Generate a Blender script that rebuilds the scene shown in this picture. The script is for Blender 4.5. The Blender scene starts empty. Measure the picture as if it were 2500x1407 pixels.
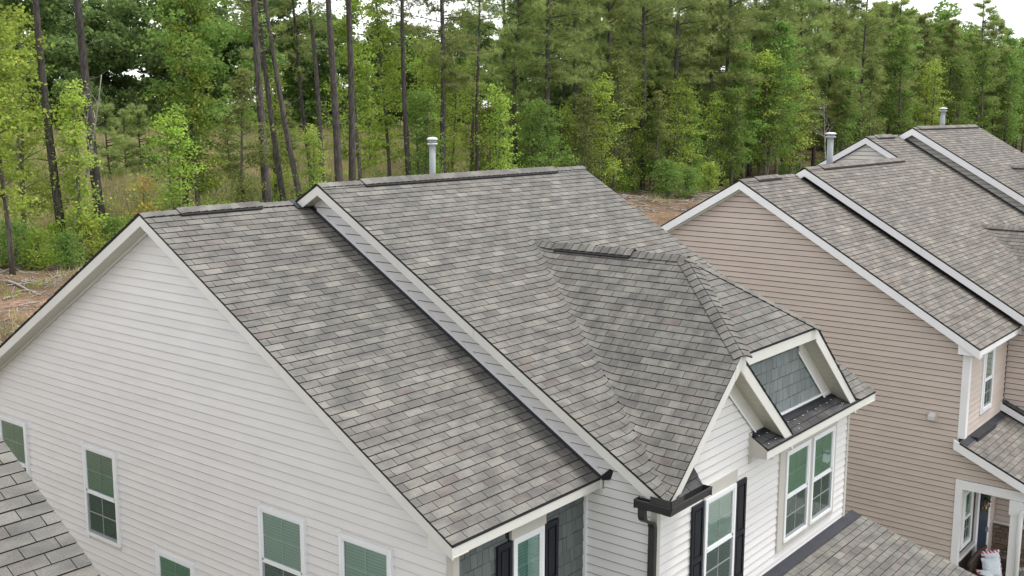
import bpy, math, random
import numpy as np
from mathutils import Matrix, Vector
random.seed(7); rng = np.random.default_rng(7)
scene = bpy.context.scene
COL = scene.collection

# ---------------------------------------------------------------- camera, sky, sun, exposure
CAM_POS = Vector((-8.760, -13.600, 1.447))
YAW, PITCH, ROLL = 0.66914, -0.16108, 0.00343
F_PX = 2675.0                                   # focal length in pixels of a 2500 px wide frame
_f = Vector((math.cos(YAW)*math.cos(PITCH), math.sin(YAW)*math.cos(PITCH), math.sin(PITCH)))
_r = Vector((math.sin(YAW), -math.cos(YAW), 0)); _u = _r.cross(_f)
_r2 = math.cos(ROLL)*_r + math.sin(ROLL)*_u; _u2 = -math.sin(ROLL)*_r + math.cos(ROLL)*_u
camd = bpy.data.cameras.new("camera"); cam = bpy.data.objects.new("camera", camd); COL.objects.link(cam)
camd.sensor_width = 36.0; camd.lens = F_PX/2500*36; camd.clip_start = 0.1; camd.clip_end = 2000
_m = Matrix((_r2, _u2, -_f)).transposed().to_4x4(); _m.translation = CAM_POS
cam.matrix_world = _m
scene.camera = cam

SUN_ELEV, SUN_AZ = math.radians(72), math.radians(-38)     # azimuth: world angle from +X
world = bpy.data.worlds.new("World"); scene.world = world; world.use_nodes = True
wn = world.node_tree.nodes; wl = world.node_tree.links; wn.clear()
sky = wn.new("ShaderNodeTexSky"); sky.sky_type = 'NISHITA'; sky.sun_disc = False
sky.sun_elevation = SUN_ELEV; sky.sun_rotation = math.radians(90) - SUN_AZ
sky.air_density = 1.0; sky.dust_density = 1.0; sky.ozone_density = 1.0
hs = wn.new("ShaderNodeHueSaturation"); hs.inputs['Saturation'].default_value = 0.10
bg = wn.new("ShaderNodeBackground"); bg.inputs['Strength'].default_value = 0.15
wo = wn.new("ShaderNodeOutputWorld")
wl.new(sky.outputs[0], hs.inputs['Color']); wl.new(hs.outputs[0], bg.inputs[0]); wl.new(bg.outputs[0], wo.inputs[0])
sund = bpy.data.lights.new("sun", 'SUN'); sund.energy = 1.3; sund.angle = math.radians(14); sund.color = (1.0, 0.96, 0.9)
sun = bpy.data.objects.new("sun", sund); COL.objects.link(sun)
sdir = Vector((math.cos(SUN_AZ)*math.cos(SUN_ELEV), math.sin(SUN_AZ)*math.cos(SUN_ELEV), math.sin(SUN_ELEV)))
sun.rotation_euler = sdir.to_track_quat('Z', 'Y').to_euler(); sun.location = (0, 0, 60)
scene.view_settings.view_transform = 'Standard'; scene.view_settings.look = 'None'
scene.view_settings.gamma = 1.0; scene.view_settings.exposure = 1.28
scene.render.engine = 'CYCLES'
scene.cycles.max_bounces = 8; scene.cycles.transparent_max_bounces = 12
scene.cycles.use_denoising = True

def px(P):
    d = Vector(P) - CAM_POS; z = d.dot(_f)
    return 1250 + F_PX*d.dot(_r2)/z, 703.5 - F_PX*d.dot(_u2)/z, z

# ---------------------------------------------------------------- materials
def nt(name):
    m = bpy.data.materials.new(name); m.use_nodes = True
    n = m.node_tree.nodes; l = m.node_tree.links
    return m, n, l, n["Principled BSDF"]
def ramp(n, stops, interp='LINEAR'):
    r = n.new("ShaderNodeValToRGB"); r.color_ramp.interpolation = interp
    e = r.color_ramp.elements
    while len(e) < len(stops): e.new(0.5)
    for k, (p, c) in enumerate(stops):
        e[k].position = p; e[k].color = (*c, 1) if len(c) == 3 else c
    return r
def noise(n, l, scale, detail=3, vec=None, rough=0.55):
    t = n.new("ShaderNodeTexNoise"); t.inputs['Scale'].default_value = scale
    t.inputs['Detail'].default_value = detail; t.inputs['Roughness'].default_value = rough
    if vec is not None: l.new(vec, t.inputs['Vector'])
    return t
def mixc(n, l, fac, a, b, mode='MIX'):
    m = n.new("ShaderNodeMix"); m.data_type = 'RGBA'; m.blend_type = mode
    for sock, v in ((m.inputs[0], fac), (m.inputs[6], a), (m.inputs[7], b)):
        if hasattr(v, 'links') or isinstance(v, bpy.types.NodeSocket): l.new(v, sock)
        elif isinstance(v, (int, float)): sock.default_value = v
        else: sock.default_value = (*v, 1)
    return m.outputs[2]
def mathn(n, l, op, a, b=None):
    m = n.new("ShaderNodeMath"); m.operation = op
    for k, v in enumerate((a, b)):
        if v is None: continue
        if isinstance(v, bpy.types.NodeSocket): l.new(v, m.inputs[k])
        else: m.inputs[k].default_value = v
    return m.outputs[0]
def plain(name, c, rough=0.6, var=0.12, scale=3.0, spec=0.3, metal=0.0, bump=0.0, bscale=200):
    m, n, l, b = nt(name)
    g = n.new("ShaderNodeNewGeometry")
    t = noise(n, l, scale, 5, g.outputs['Position'])
    r = ramp(n, [(0.3, tuple(x*(1-var) for x in c)), (0.7, tuple(min(1, x*(1+var*0.6)) for x in c))])
    l.new(t.outputs[0], r.inputs[0]); l.new(r.outputs[0], b.inputs['Base Color'])
    b.inputs['Roughness'].default_value = rough; b.inputs['Metallic'].default_value = metal
    b.inputs['Specular IOR Level'].default_value = spec
    if bump:
        t2 = noise(n, l, bscale, 2, g.outputs['Position'])
        bp = n.new("ShaderNodeBump"); bp.inputs['Strength'].default_value = bump; bp.inputs['Distance'].default_value = 0.01
        l.new(t2.outputs[0], bp.inputs['Height']); l.new(bp.outputs[0], b.inputs['Normal'])
    return m
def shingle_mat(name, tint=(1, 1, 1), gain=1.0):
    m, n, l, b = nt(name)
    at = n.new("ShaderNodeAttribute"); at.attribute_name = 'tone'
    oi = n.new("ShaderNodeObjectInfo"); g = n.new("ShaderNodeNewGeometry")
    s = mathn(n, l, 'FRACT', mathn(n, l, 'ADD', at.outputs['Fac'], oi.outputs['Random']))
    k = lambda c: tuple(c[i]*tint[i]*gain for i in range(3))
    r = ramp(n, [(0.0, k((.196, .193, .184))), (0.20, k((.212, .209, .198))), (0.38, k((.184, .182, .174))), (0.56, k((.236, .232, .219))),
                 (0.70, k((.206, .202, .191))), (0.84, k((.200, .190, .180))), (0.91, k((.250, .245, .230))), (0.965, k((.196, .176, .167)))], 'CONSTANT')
    l.new(s, r.inputs[0])
    # colour drops that cross from tab to tab
    mp1 = n.new('ShaderNodeMapping'); mp1.inputs['Scale'].default_value = (2.1, 4.2, 4.2); l.new(g.outputs['Position'], mp1.inputs[0]); t1 = noise(n, l, 1.25, 3, mp1.outputs[0]); r1 = ramp(n, [(0.38, (.80, .80, .81)), (0.64, (1.20, 1.19, 1.17))]); l.new(t1.outputs[0], r1.inputs[0])
    c = mixc(n, l, 0.95, r.outputs[0], r1.outputs[0], 'MULTIPLY')
    t0 = noise(n, l, 0.5, 3, g.outputs['Position']); r0 = ramp(n, [(0.35, (.93, .93, .94)), (0.65, (1.05, 1.04, 1.03))]); l.new(t0.outputs[0], r0.inputs[0])
    c = mixc(n, l, 1.0, c, r0.outputs[0], 'MULTIPLY')
    t2 = noise(n, l, 130, 2, g.outputs['Position'], 0.8); r2 = ramp(n, [(0.33, (.70, .70, .70)), (0.67, (1.3, 1.3, 1.3))]); l.new(t2.outputs[0], r2.inputs[0])
    c = mixc(n, l, 1.0, c, r2.outputs[0], 'MULTIPLY')
    # dark scuffs
    t3 = noise(n, l, 9, 6, g.outputs['Position'], 0.7); r3 = ramp(n, [(0.70, (1, 1, 1)), (0.80, (.72, .72, .72))]); l.new(t3.outputs[0], r3.inputs[0])
    c = mixc(n, l, 1.0, c, r3.outputs[0], 'MULTIPLY')
    l.new(c, b.inputs['Base Color']); b.inputs['Roughness'].default_value = 0.95; b.inputs['Specular IOR Level'].default_value = 0.15
    bp = n.new("ShaderNodeBump"); bp.inputs['Strength'].default_value = 0.35; bp.inputs['Distance'].default_value = 0.004
    l.new(t2.outputs[0], bp.inputs['Height']); l.new(bp.outputs[0], b.inputs['Normal'])
    return m
def siding_mat(name, c, streak=0.05):
    m, n, l, b = nt(name)
    g = n.new("ShaderNodeNewGeometry"); oi = n.new("ShaderNodeObjectInfo")
    mp = n.new("ShaderNodeMapping"); mp.inputs['Scale'].default_value = (1.2, 1.2, 5); l.new(g.outputs['Position'], mp.inputs[0])
    t = noise(n, l, 1.2, 5, mp.outputs[0]); r = ramp(n, [(0.35, tuple(x*(1-streak) for x in c)), (0.65, c)]); l.new(t.outputs[0], r.inputs[0])
    hv = n.new("ShaderNodeHueSaturation"); l.new(r.outputs[0], hv.inputs['Color'])
    l.new(mathn(n, l, 'ADD', mathn(n, l, 'MULTIPLY', oi.outputs['Random'], 0.035), 0.98), hv.inputs['Value'])
    l.new(hv.outputs[0], b.inputs['Base Color']); b.inputs['Roughness'].default_value = 0.5; b.inputs['Specular IOR Level'].default_value = 0.35
    t2 = noise(n, l, 60, 2, mp.outputs[0]); bp = n.new("ShaderNodeBump"); bp.inputs['Strength'].default_value = 0.08; bp.inputs['Distance'].default_value = 0.004
    l.new(t2.outputs[0], bp.inputs['Height']); l.new(bp.outputs[0], b.inputs['Normal'])
    return m
def soffit_mat(name, c, axis):
    m, n, l, b = nt(name)
    g = n.new("ShaderNodeNewGeometry"); sp = n.new("ShaderNodeSeparateXYZ"); l.new(g.outputs['Position'], sp.inputs[0])
    w = mathn(n, l, 'FRACT', mathn(n, l, 'MULTIPLY', sp.outputs[axis], 9.0))
    r = ramp(n, [(0.0, tuple(x*0.55 for x in c)), (0.12, c), (0.5, tuple(x*0.93 for x in c)), (1.0, c)]); l.new(w, r.inputs[0])
    l.new(r.outputs[0], b.inputs['Base Color']); b.inputs['Roughness'].default_value = 0.5
    bp = n.new("ShaderNodeBump"); bp.inputs['Strength'].default_value = 0.4; bp.inputs['Distance'].default_value = 0.006
    l.new(r.outputs[0], bp.inputs['Height']); l.new(bp.outputs[0], b.inputs['Normal'])
    return m
def glass_mat(name, tint, refl=0.10):
    m, n, l, b = nt(name); n.remove(b)
    out = n["Material Output"]
    tr = n.new("ShaderNodeBsdfTransparent"); tr.inputs[0].default_value = (*tint, 1)
    gl = n.new("ShaderNodeBsdfGlossy"); gl.inputs['Roughness'].default_value = 0.03; gl.inputs[0].default_value = (.86, .95, .92, 1)
    g = n.new("ShaderNodeNewGeometry")
    t = noise(n, l, 2.2, 2, g.outputs['Position']); bp = n.new("ShaderNodeBump"); bp.inputs['Strength'].default_value = 0.05; bp.inputs['Distance'].default_value = 0.05
    l.new(t.outputs[0], bp.inputs['Height']); l.new(bp.outputs[0], gl.inputs['Normal'])
    lw = n.new("ShaderNodeFresnel"); lw.inputs[0].default_value = 1.52
    f = mathn(n, l, 'ADD', mathn(n, l, 'MULTIPLY', lw.outputs[0], 1.6), refl*0.7)
    mx = n.new("ShaderNodeMixShader"); l.new(f, mx.inputs[0]); l.new(tr.outputs[0], mx.inputs[1]); l.new(gl.outputs[0], mx.inputs[2])
    l.new(mx.outputs[0], out.inputs[0])
    return m
def screen_mat(name):
    m, n, l, b = nt(name); out = n["Material Output"]
    b.inputs['Base Color'].default_value = (.035, .04, .04, 1); b.inputs['Roughness'].default_value = .9
    tr = n.new("ShaderNodeBsdfTransparent"); mx = n.new("ShaderNodeMixShader"); mx.inputs[0].default_value = 0.42
    l.new(tr.outputs[0], mx.inputs[1]); l.new(b.outputs[0], mx.inputs[2]); l.new(mx.outputs[0], out.inputs[0])
    return m
def shake_mat(name, c):
    m, n, l, b = nt(name)
    g = n.new("ShaderNodeNewGeometry"); oi = n.new("ShaderNodeObjectInfo")
    mp = n.new("ShaderNodeMapping"); mp.inputs['Scale'].default_value = (60, 60, 5); l.new(g.outputs['Position'], mp.inputs[0])
    t = noise(n, l, 1.0, 4, mp.outputs[0]); r = ramp(n, [(0.3, tuple(x*0.88 for x in c)), (0.7, tuple(x*1.06 for x in c))]); l.new(t.outputs[0], r.inputs[0])
    hv = n.new("ShaderNodeHueSaturation"); l.new(r.outputs[0], hv.inputs['Color'])
    l.new(mathn(n, l, 'ADD', mathn(n, l, 'MULTIPLY', oi.outputs['Random'], 0.3), 0.85), hv.inputs['Value'])
    l.new(hv.outputs[0], b.inputs['Base Color']); b.inputs['Roughness'].default_value = 0.7
    bp = n.new("ShaderNodeBump"); bp.inputs['Strength'].default_value = 0.5; bp.inputs['Distance'].default_value = 0.004
    l.new(t.outputs[0], bp.inputs['Height']); l.new(bp.outputs[0], b.inputs['Normal'])
    return m
def stone_mat(name):
    m, n, l, b = nt(name); oi = n.new("ShaderNodeObjectInfo"); g = n.new("ShaderNodeNewGeometry")
    r = ramp(n, [(0, (.20, .14, .095)), (.3, (.29, .21, .14)), (.55, (.16, .12, .09)), (.8, (.25, .19, .14)), (1, (.11, .085, .07))]); l.new(oi.outputs['Random'], r.inputs[0])
    t = noise(n, l, 25, 5, g.outputs['Position']); r2 = ramp(n, [(.3, (.65, .65, .65)), (.7, (1.25, 1.2, 1.15))]); l.new(t.outputs[0], r2.inputs[0])
    l.new(mixc(n, l, 1.0, r.outputs[0], r2.outputs[0], 'MULTIPLY'), b.inputs['Base Color']); b.inputs['Roughness'].default_value = .9
    return m

M = dict(
    shingle=shingle_mat("asphalt_shingle", (1.0, .99, .965), .69), shingle_tan=shingle_mat("asphalt_shingle_weathered", (1.045, .995, .95), .72),
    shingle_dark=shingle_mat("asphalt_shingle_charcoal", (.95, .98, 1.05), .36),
    edge=plain("asphalt_edge", (.025, .024, .024), .95), felt=plain("roof_felt", (.03, .03, .03), .95),
    white=siding_mat("white_vinyl_siding", (.735, .718, .708)), tan=siding_mat("tan_vinyl_siding", (.56, .475, .42), .09),
    grey=siding_mat("pale_grey_vinyl_siding", (.56, .545, .515)), cream_sid=siding_mat("cream_vinyl_siding", (.66, .63, .58)),
    cream=plain("cream_trim", (.66, .648, .61), .45, .05, 1.5), beige=plain("beige_trim", (.52, .50, .455), .5, .06, 1.5),
    wtrim=plain("white_trim", (.80, .80, .81), .4, .05, 1.5), vinyl=plain("white_window_vinyl", (.80, .81, .83), .3, .03),
    soffx=soffit_mat("cream_soffit", (.56, .53, .45), 1), soffw=soffit_mat("white_soffit", (.55, .55, .54), 1), soffy=soffit_mat("cream_soffit_front", (.56, .53, .45), 2),
    shutter=plain("black_shutter", (.012, .0135, .02), .45, .2), gutter=plain("charcoal_gutter", (.035, .034, .036), .35, .1, 2.0, .5),
    flash=plain("dark_flashing", (.022, .024, .032), .5, .3, 4), glass=glass_mat("green_low_e_glass", (.60, .83, .74), .12),
    glass2=glass_mat("green_front_glass", (.60, .83, .77), .25),
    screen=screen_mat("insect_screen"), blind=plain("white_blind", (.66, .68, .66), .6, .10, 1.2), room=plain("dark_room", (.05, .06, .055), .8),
    shake=shake_mat("grey_green_shake", (.115, .135, .130)), shake2=shake_mat("blue_grey_shake", (.185, .215, .215)), sheath=plain("grey_lap_shade_backing", (.19, .185, .18), .9), lap_shade_tan=plain("brown_lap_shade_backing", (.075, .065, .058), .9), sheathd=plain("black_sheathing", (.015, .016, .016), .9),  # grey and brown backings: shade lines under siding laps put into the colour
    galv=plain("galvanised_pipe", (.30, .33, .345), .5, .15, 6, .3), pvc=plain("white_cap", (.58, .58, .58), .4, .05),
    stone=stone_mat("ledge_stone"), mortar=plain("mortar", (.22, .20, .18), .95), navy=plain("navy_door", (.02, .035, .06), .4),
    wood=plain("dark_bench_wood", (.055, .035, .025), .6, .25, 12), concrete=plain("porch_concrete", (.30, .28, .26), .9, .15, 5),
    nail=plain("galvanised_nail", (.75, .75, .75), .3), red=plain("red_print_cotton", (.55, .04, .07), .8, .1), cotton=plain("pale_cotton", (.62, .68, .72), .85, .12, 30),
    petal=plain("cream_petal", (.75, .72, .60), .7, .15, 40), leafm=plain("pot_leaf", (.05, .10, .03), .6, .3, 40), pot=plain("grey_pot", (.22, .22, .22), .6), pink=plain("pink_petal", (.75, .45, .35), .7, .2, 40),
)

# ---------------------------------------------------------------- mesh helpers
class MB:
    def __init__(s): s.v = []; s.f = []; s.mi = []
    def face(s, pts, mi=0):
        k = len(s.v); s.v += [tuple(p) for p in pts]; s.f.append(list(range(k, k+len(pts)))); s.mi.append(mi)
    def prism(s, pts, vec, mi=0, smi=None):
        """planar polygon pts extruded by vec; caps get mi, sides smi"""
        n = len(pts); k = len(s.v); vec = Vector(vec); smi = mi if smi is None else smi
        P = [Vector(p) for p in pts]; nn = Vector((0, 0, 0))
        for i in range(n): nn += (P[i]-P[0]).cross(P[(i+1) % n]-P[0])
        if nn.dot(vec) > 0: P = P[::-1]                      # first cap faces away from vec
        s.v += [tuple(p) for p in P] + [tuple(p+vec) for p in P]
        s.f.append(list(range(k, k+n))); s.mi.append(mi)
        s.f.append(list(range(k+2*n-1, k+n-1, -1))); s.mi.append(mi)
        for i in range(n):
            j = (i+1) % n; s.f.append([k+j, k+i, k+n+i, k+n+j]); s.mi.append(smi)
    def box(s, x0, x1, y0, y1, z0, z1, mi=0):
        s.prism([(x0, y0, z0), (x1, y0, z0), (x1, y1, z0), (x0, y1, z0)], (0, 0, z1-z0), mi)
    def tube(s, pts, rad, sides=8, mi=0, cap=True):
        pts = [Vector(p) for p in pts]; n = len(pts)
        if not hasattr(rad, '__len__'): rad = [rad]*n
        rad = [float(q) for q in rad]; k = len(s.v); ref = Vector((0.31, 0.95, 0.05))
        for i in range(n):
            t = (pts[min(i+1, n-1)]-pts[max(i-1, 0)]).normalized()
            a = t.cross(ref).normalized(); b = t.cross(a)
            for j in range(sides):
                q = 2*math.pi*j/sides; s.v.append(tuple(pts[i]+rad[i]*(math.cos(q)*a+math.sin(q)*b)))
        for i in range(n-1):
            for j in range(sides):
                j2 = (j+1) % sides
                s.f.append([k+i*sides+j, k+i*sides+j2, k+(i+1)*sides+j2, k+(i+1)*sides+j]); s.mi.append(mi)
        if cap:
            s.f.append([k+j for j in range(sides)][::-1]); s.mi.append(mi)
            s.f.append([k+(n-1)*sides+j for j in range(sides)]); s.mi.append(mi)
    def lathe(s, prof, c, sides=16, mi=0):
        k = len(s.v)
        for r, z in prof:
            for j in range(sides):
                q = 2*math.pi*j/sides; s.v.append((c[0]+r*math.cos(q), c[1]+r*math.sin(q), c[2]+z))
        for i in range(len(prof)-1):
            for j in range(sides):
                j2 = (j+1) % sides; s.f.append([k+i*sides+j, k+i*sides+j2, k+(i+1)*sides+j2, k+(i+1)*sides+j]); s.mi.append(mi)
        s.f.append([k+j for j in range(sides)][::-1]); s.mi.append(mi)
        s.f.append([k+(len(prof)-1)*sides+j for j in range(sides)]); s.mi.append(mi)
    def mesh(s, name, mats, smooth=False):
        me = bpy.data.meshes.new(name); me.from_pydata(s.v, [], s.f)
        for m in (mats if isinstance(mats, (list, tuple)) else [mats]): me.materials.append(m)
        if any(s.mi): me.polygons.foreach_set('material_index', s.mi)
        if smooth: me.polygons.foreach_set('use_smooth', [True]*len(s.f))
        me.update(); return me
    def build(s, name, mats, parent=None, smooth=False):
        return link(name, s.mesh(name, mats, smooth), parent)
BASE = {}
def link(name, data, parent=None, mw=None):
    o = bpy.data.objects.new(name, data); COL.objects.link(o)
    if parent is not None:
        o.parent = parent
        L = BASE.get(parent.name)
        if L is not None: o.matrix_parent_inverse = Matrix.Translation(-L)
    if mw is not None: o.matrix_basis = mw
    return o
def thing(name, loc, label, cat, group=None):
    o = bpy.data.objects.new(name, None); COL.objects.link(o); o.location = loc; BASE[o.name] = Vector(loc)
    o.empty_display_size = 0.3
    o['label'] = label; o['category'] = cat
    if group: o['group'] = group
    return o
def tag(o, label, cat, group=None, kind=None):
    if label: o['label'] = label
    if cat: o['category'] = cat
    if group: o['group'] = group
    if kind: o['kind'] = kind
    return o
def one(name, fn, mats, parent, smooth=False):
    b = MB(); fn(b); return b.build(name, mats, parent, smooth)

def clip(poly, n, d):
    """keep 2-D points with n.p <= d"""
    out = []
    for i in range(len(poly)):
        a, b = poly[i], poly[(i+1) % len(poly)]
        da = n[0]*a[0]+n[1]*a[1]-d; db = n[0]*b[0]+n[1]*b[1]-d
        if da <= 0: out.append(a)
        if (da < 0 < db) or (db < 0 < da):
            t = da/(da-db); out.append((a[0]+t*(b[0]-a[0]), a[1]+t*(b[1]-a[1])))
    return out
def area2(p): return 0.5*sum(p[i][0]*p[(i+1) % len(p)][1]-p[(i+1) % len(p)][0]*p[i][1] for i in range(len(p)))
def clip_convex(poly, conv):
    if area2(conv) < 0: conv = conv[::-1]
    for i in range(len(conv)):
        a, b = conv[i], conv[(i+1) % len(conv)]
        n = (b[1]-a[1], -(b[0]-a[0])); poly = clip(poly, n, n[0]*a[0]+n[1]*a[1])
        if len(poly) < 3: return []
    return poly

# ---------------------------------------------------------------- roofing
EXP, TAB = 0.127, 0.3048
class Roof:
    """collects the tabs of all the slopes of one thing; the largest in view become single shingles"""
    def __init__(s): s.full = []; s.rest = []
    def slope(s, parent, mat, O, U, V, polys, v0=0.0, pick=None, zfun=None, near=None, off=0.0, jit=0.003):
        """O origin, U along the eave, V up the slope; polys convex polygons in (u,v); pick(v)->list of polys"""
        O, U, V = Vector(O), Vector(U).normalized(), Vector(V).normalized(); N = U.cross(V)
        if N.z < 0: N = -N
        allp = [p for q in polys for p in q]
        umin, umax = min(p[0] for p in allp), max(p[0] for p in allp); vmax = max(p[1] for p in allp)
        row = 0; v = v0
        while v < vmax:
            u = umin - 2*TAB + (0.5*TAB if row % 2 else 0) + off + random.uniform(-.008, .008)
            dv = random.uniform(-jit, jit)
            while u < umax:
                rect = [(u+.004, v+dv), (u+TAB-.004, v+dv), (u+TAB-.004, v+EXP-.008), (u+.004, v+EXP-.008)]
                tone = random.random(); h = random.uniform(.009, .013)
                for conv in (pick(v) if pick else polys):
                    c = clip_convex(rect, conv)
                    if len(c) < 3 or abs(area2(c)) < 4e-4: continue
                    nr = near and any(near(O+U*q[0]+V*q[1]) for q in c)
                    if nr and abs(area2(c)) < 1e-3: continue
                    if not nr and abs(abs(area2(c))-(TAB-.008)*(EXP-.008-dv)) < 1e-4:
                        s.full.append((parent, mat, O, U, V, N, u+.004, v+dv, h, tone))
                    else:
                        s.rest.append((parent, mat, O, U, V, N, c, v, h, tone, zfun if nr else None))
                u += TAB
            v += EXP; row += 1
    def build(s, house, limit):
        sc = []
        for k, t in enumerate(s.full):
            parent, mat, O, U, V, N, u, v, h, tone = t
            w, e = TAB-.008, EXP-.008
            q = [px(O+U*(u+a)+V*(v+b)) for a, b in ((0, 0), (w, 0), (w, e), (0, e))]
            A = abs(area2([(a[0], a[1]) for a in q])); cx, cy = sum(a[0] for a in q)/4, sum(a[1] for a in q)/4
            vis = -5 < cx < 2505 and -5 < cy < 1412 and N.dot(CAM_POS-O) > 0
            if vis: sc.append((A, k))
        sc.sort(reverse=True); chosen = set(k for A, k in sc[:limit])
        proto = {}
        for k, t in enumerate(s.full):
            parent, mat, O, U, V, N, u, v, h, tone = t
            if k in chosen:
                hb = round(h, 3); key = (mat, hb)
                if key not in proto:
                    b = MB(); w, e = TAB-.008, EXP-.008
                    top = [(0, 0, hb), (w, 0, hb), (w, e, .004), (0, e, .004)]; bot = [(p[0], p[1], 0) for p in top]
                    b.face(top, 0)
                    for i in range(4):
                        j = (i+1) % 4; b.face([top[i], bot[i], bot[j], top[j]], 1)
                    proto[key] = b.mesh('shingle', [M[mat], M['edge']])
                p = O+U*u+V*v
                mw = Matrix((U, V, N)).transposed().to_4x4(); mw.translation = p
                if mw.to_3x3().determinant() < 0:
                    p = p+U*(TAB-.008); mw = Matrix((-U, V, N)).transposed().to_4x4(); mw.translation = p
                link('shingle', proto[key], parent, mw)
            else:
                w, e = TAB-.008, EXP-.008
                s.rest.append((parent, mat, O, U, V, N, [(u, v), (u+w, v), (u+w, v+e), (u, v+e)], v, h, tone, None))
        grp = {}
        for r in s.rest: grp.setdefault((r[0].name, r[1]), []).append(r)
        for (pn, mat), L in grp.items():
            b = MB(); tones = []
            for parent, mat_, O, U, V, N, c, v, h, tone, zf in L:
                pieces = [c]
                if zf:
                    us = [q[0] for q in c]; pieces = []
                    n_ = 8; a0, a1 = min(us), max(us)
                    for i in range(n_):
                        q = clip(clip(c, (1, 0), a0+(a1-a0)*(i+1)/n_), (-1, 0), -(a0+(a1-a0)*i/n_))
                        for k2 in range(2):
                            q2 = clip(clip(q, (0, 1), v+EXP*(k2+1)/2), (0, -1), -(v+EXP*k2/2)) if len(q) > 2 else []
                            if len(q2) > 2 and abs(area2(q2)) > 1e-6: pieces.append(q2)
                for pc in pieces:
                    if len(pc) < 3: continue
                    if (area2(pc) < 0) != (U.cross(V).dot(N) < 0): pc = pc[::-1]
                    hh = [h+(0.004-h)*min(1, max(0, (q[1]-v)/EXP)) for q in pc]
                    P0 = [O+U*q[0]+V*q[1] for q in pc]
                    if zf: P0 = [Vector((p.x, p.y, zf(p))) for p in P0]
                    top = [p+N*a for p, a in zip(P0, hh)]; bot = [p-N*(.02 if zf else 0) for p in P0]
                    b.face(top, 0); tones.append(tone)
                    for i in range(len(pc)):
                        if zf:
                            j = (i+1) % len(pc); q0, q1 = pc[i], pc[j]
                            on = lambda q: any(abs((q[0]-c[m][0])*(c[(m+1) % len(c)][1]-c[m][1])-(q[1]-c[m][1])*(c[(m+1) % len(c)][0]-c[m][0])) < 1e-6 for m in range(len(c)))
                            if not (on(q0) and on(q1)): continue
                        j = (i+1) % len(pc); b.face([top[i], bot[i], bot[j], top[j]], 1); tones.append(tone)
            me = b.mesh('shingle_cover', [M[mat], M['edge']])
            at = me.attributes.new('tone', 'FLOAT', 'FACE'); at.data.foreach_set('value', tones)
            o = link('shingle_cover', me, L[0][0]); o['kind'] = 'stuff'

def caps(parent, a, b, dl, dr, mat='shingle', w=0.15, lift=0.012, name='ridge_cap'):
    """folded cap shingles laid from a to b; dl, dr: directions down each side"""
    a, b = Vector(a), Vector(b); t = (b-a); L = t.length; t.normalize(); dl, dr = Vector(dl).normalized(), Vector(dr).normalized()
    n = max(1, round(L/0.14)); st = L/n; up = Vector((0, 0, 1))
    mb = MB(); ln = st+0.03
    for d in (dl, dr):
        nn = d.cross(t); nn = nn if nn.z > 0 else -nn
        for k0, k1 in ((0, .25), (.25, .6), (.6, 1)):
            drop0, drop1 = -.012*(1-min(1, k0*4)), -.012*(1-min(1, k1*4))
            p = [d*w*k0+nn*.004+up*drop0, d*w*k1+nn*.004+up*drop1]
            q = [x+t*ln+nn*.016 for x in p]
            mb.face([p[0], p[1], q[1], q[0]], 0)
            mb.face([q[0], q[1], q[1]-nn*.022, q[0]-nn*.022], 1)
        mb.face([d*w+nn*.004, d*w+nn*.004+t*ln+nn*.01, d*w+t*ln-nn*.004, d*w-nn*.004], 1)
    me = mb.mesh(name, [M[mat], M['edge']])
    for i in range(n):
        mw = Matrix.Translation(a+t*(st*i)+up*lift); link(name, me, parent, mw)

# ---------------------------------------------------------------- siding
SID = 0.127
def siding(parent, mat, O, U, N, poly, z0, holes=(), name='siding_board', th=.022):
    """lapped boards; poly convex in (u,z); holes rectangles (u0,u1,z0,z1) where boards stop"""
    O, U, N = Vector(O), Vector(U), Vector(N)
    zmin, zmax = min(p[1] for p in poly), max(p[1] for p in poly)
    umin, umax = min(p[0] for p in poly), max(p[0] for p in poly)
    k = math.floor((zmin-z0)/SID)
    while z0+k*SID < zmax:
        a = z0+k*SID; c = clip_convex([(umin-1, a), (umax+1, a), (umax+1, a+SID-.017), (umin-1, a+SID-.017)], poly); k += 1
        if len(c) < 3 or abs(area2(c)) < 1e-3: continue
        segs = [c]
        for h in holes:
            if h[2] < a+SID*.6 and h[3] > a+SID*.4:
                nxt = []
                for sg in segs:
                    for q in (clip(sg, (1, 0), h[0]), clip(sg, (-1, 0), -h[1])):
                        if len(q) > 2 and abs(area2(q)) > 1e-3: nxt.append(q)
                segs = nxt
        if umax-umin > 6:
            nxt = []
            for sg in segs:
                cut = umin+random.uniform(0, 4.9)
                while len(sg) > 2 and cut < umax:
                    q = clip(sg, (1, 0), cut)
                    if len(q) > 2 and abs(area2(q)) > 1e-3: nxt.append(q)
                    sg = clip(sg, (-1, 0), -cut); cut += 4.9
                if len(sg) > 2 and abs(area2(sg)) > 1e-3: nxt.append(sg)
            segs = nxt
        for sg in segs:
            if area2(sg) < 0: sg = sg[::-1]
            b = MB(); j = random.uniform(-.0005, .0005)
            off = lambda z: th+j-(th-.003)*min(1, max(0, (z-a)/SID))
            P = lambda q, d: O+U*q[0]+Vector((0, 0, q[1]))+N*d
            front = [P(q, off(q[1])) for q in sg]; back = [P(q, 0) for q in sg]
            fl = U.cross(Vector((0, 0, 1))).dot(N) < 0
            b.face(front[::-1] if fl else front)
            for i in range(len(sg)):
                i2 = (i+1) % len(sg); f4 = [front[i], back[i], back[i2], front[i2]]; b.face(f4[::-1] if fl else f4)
            b.build(name, mat, parent)
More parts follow.
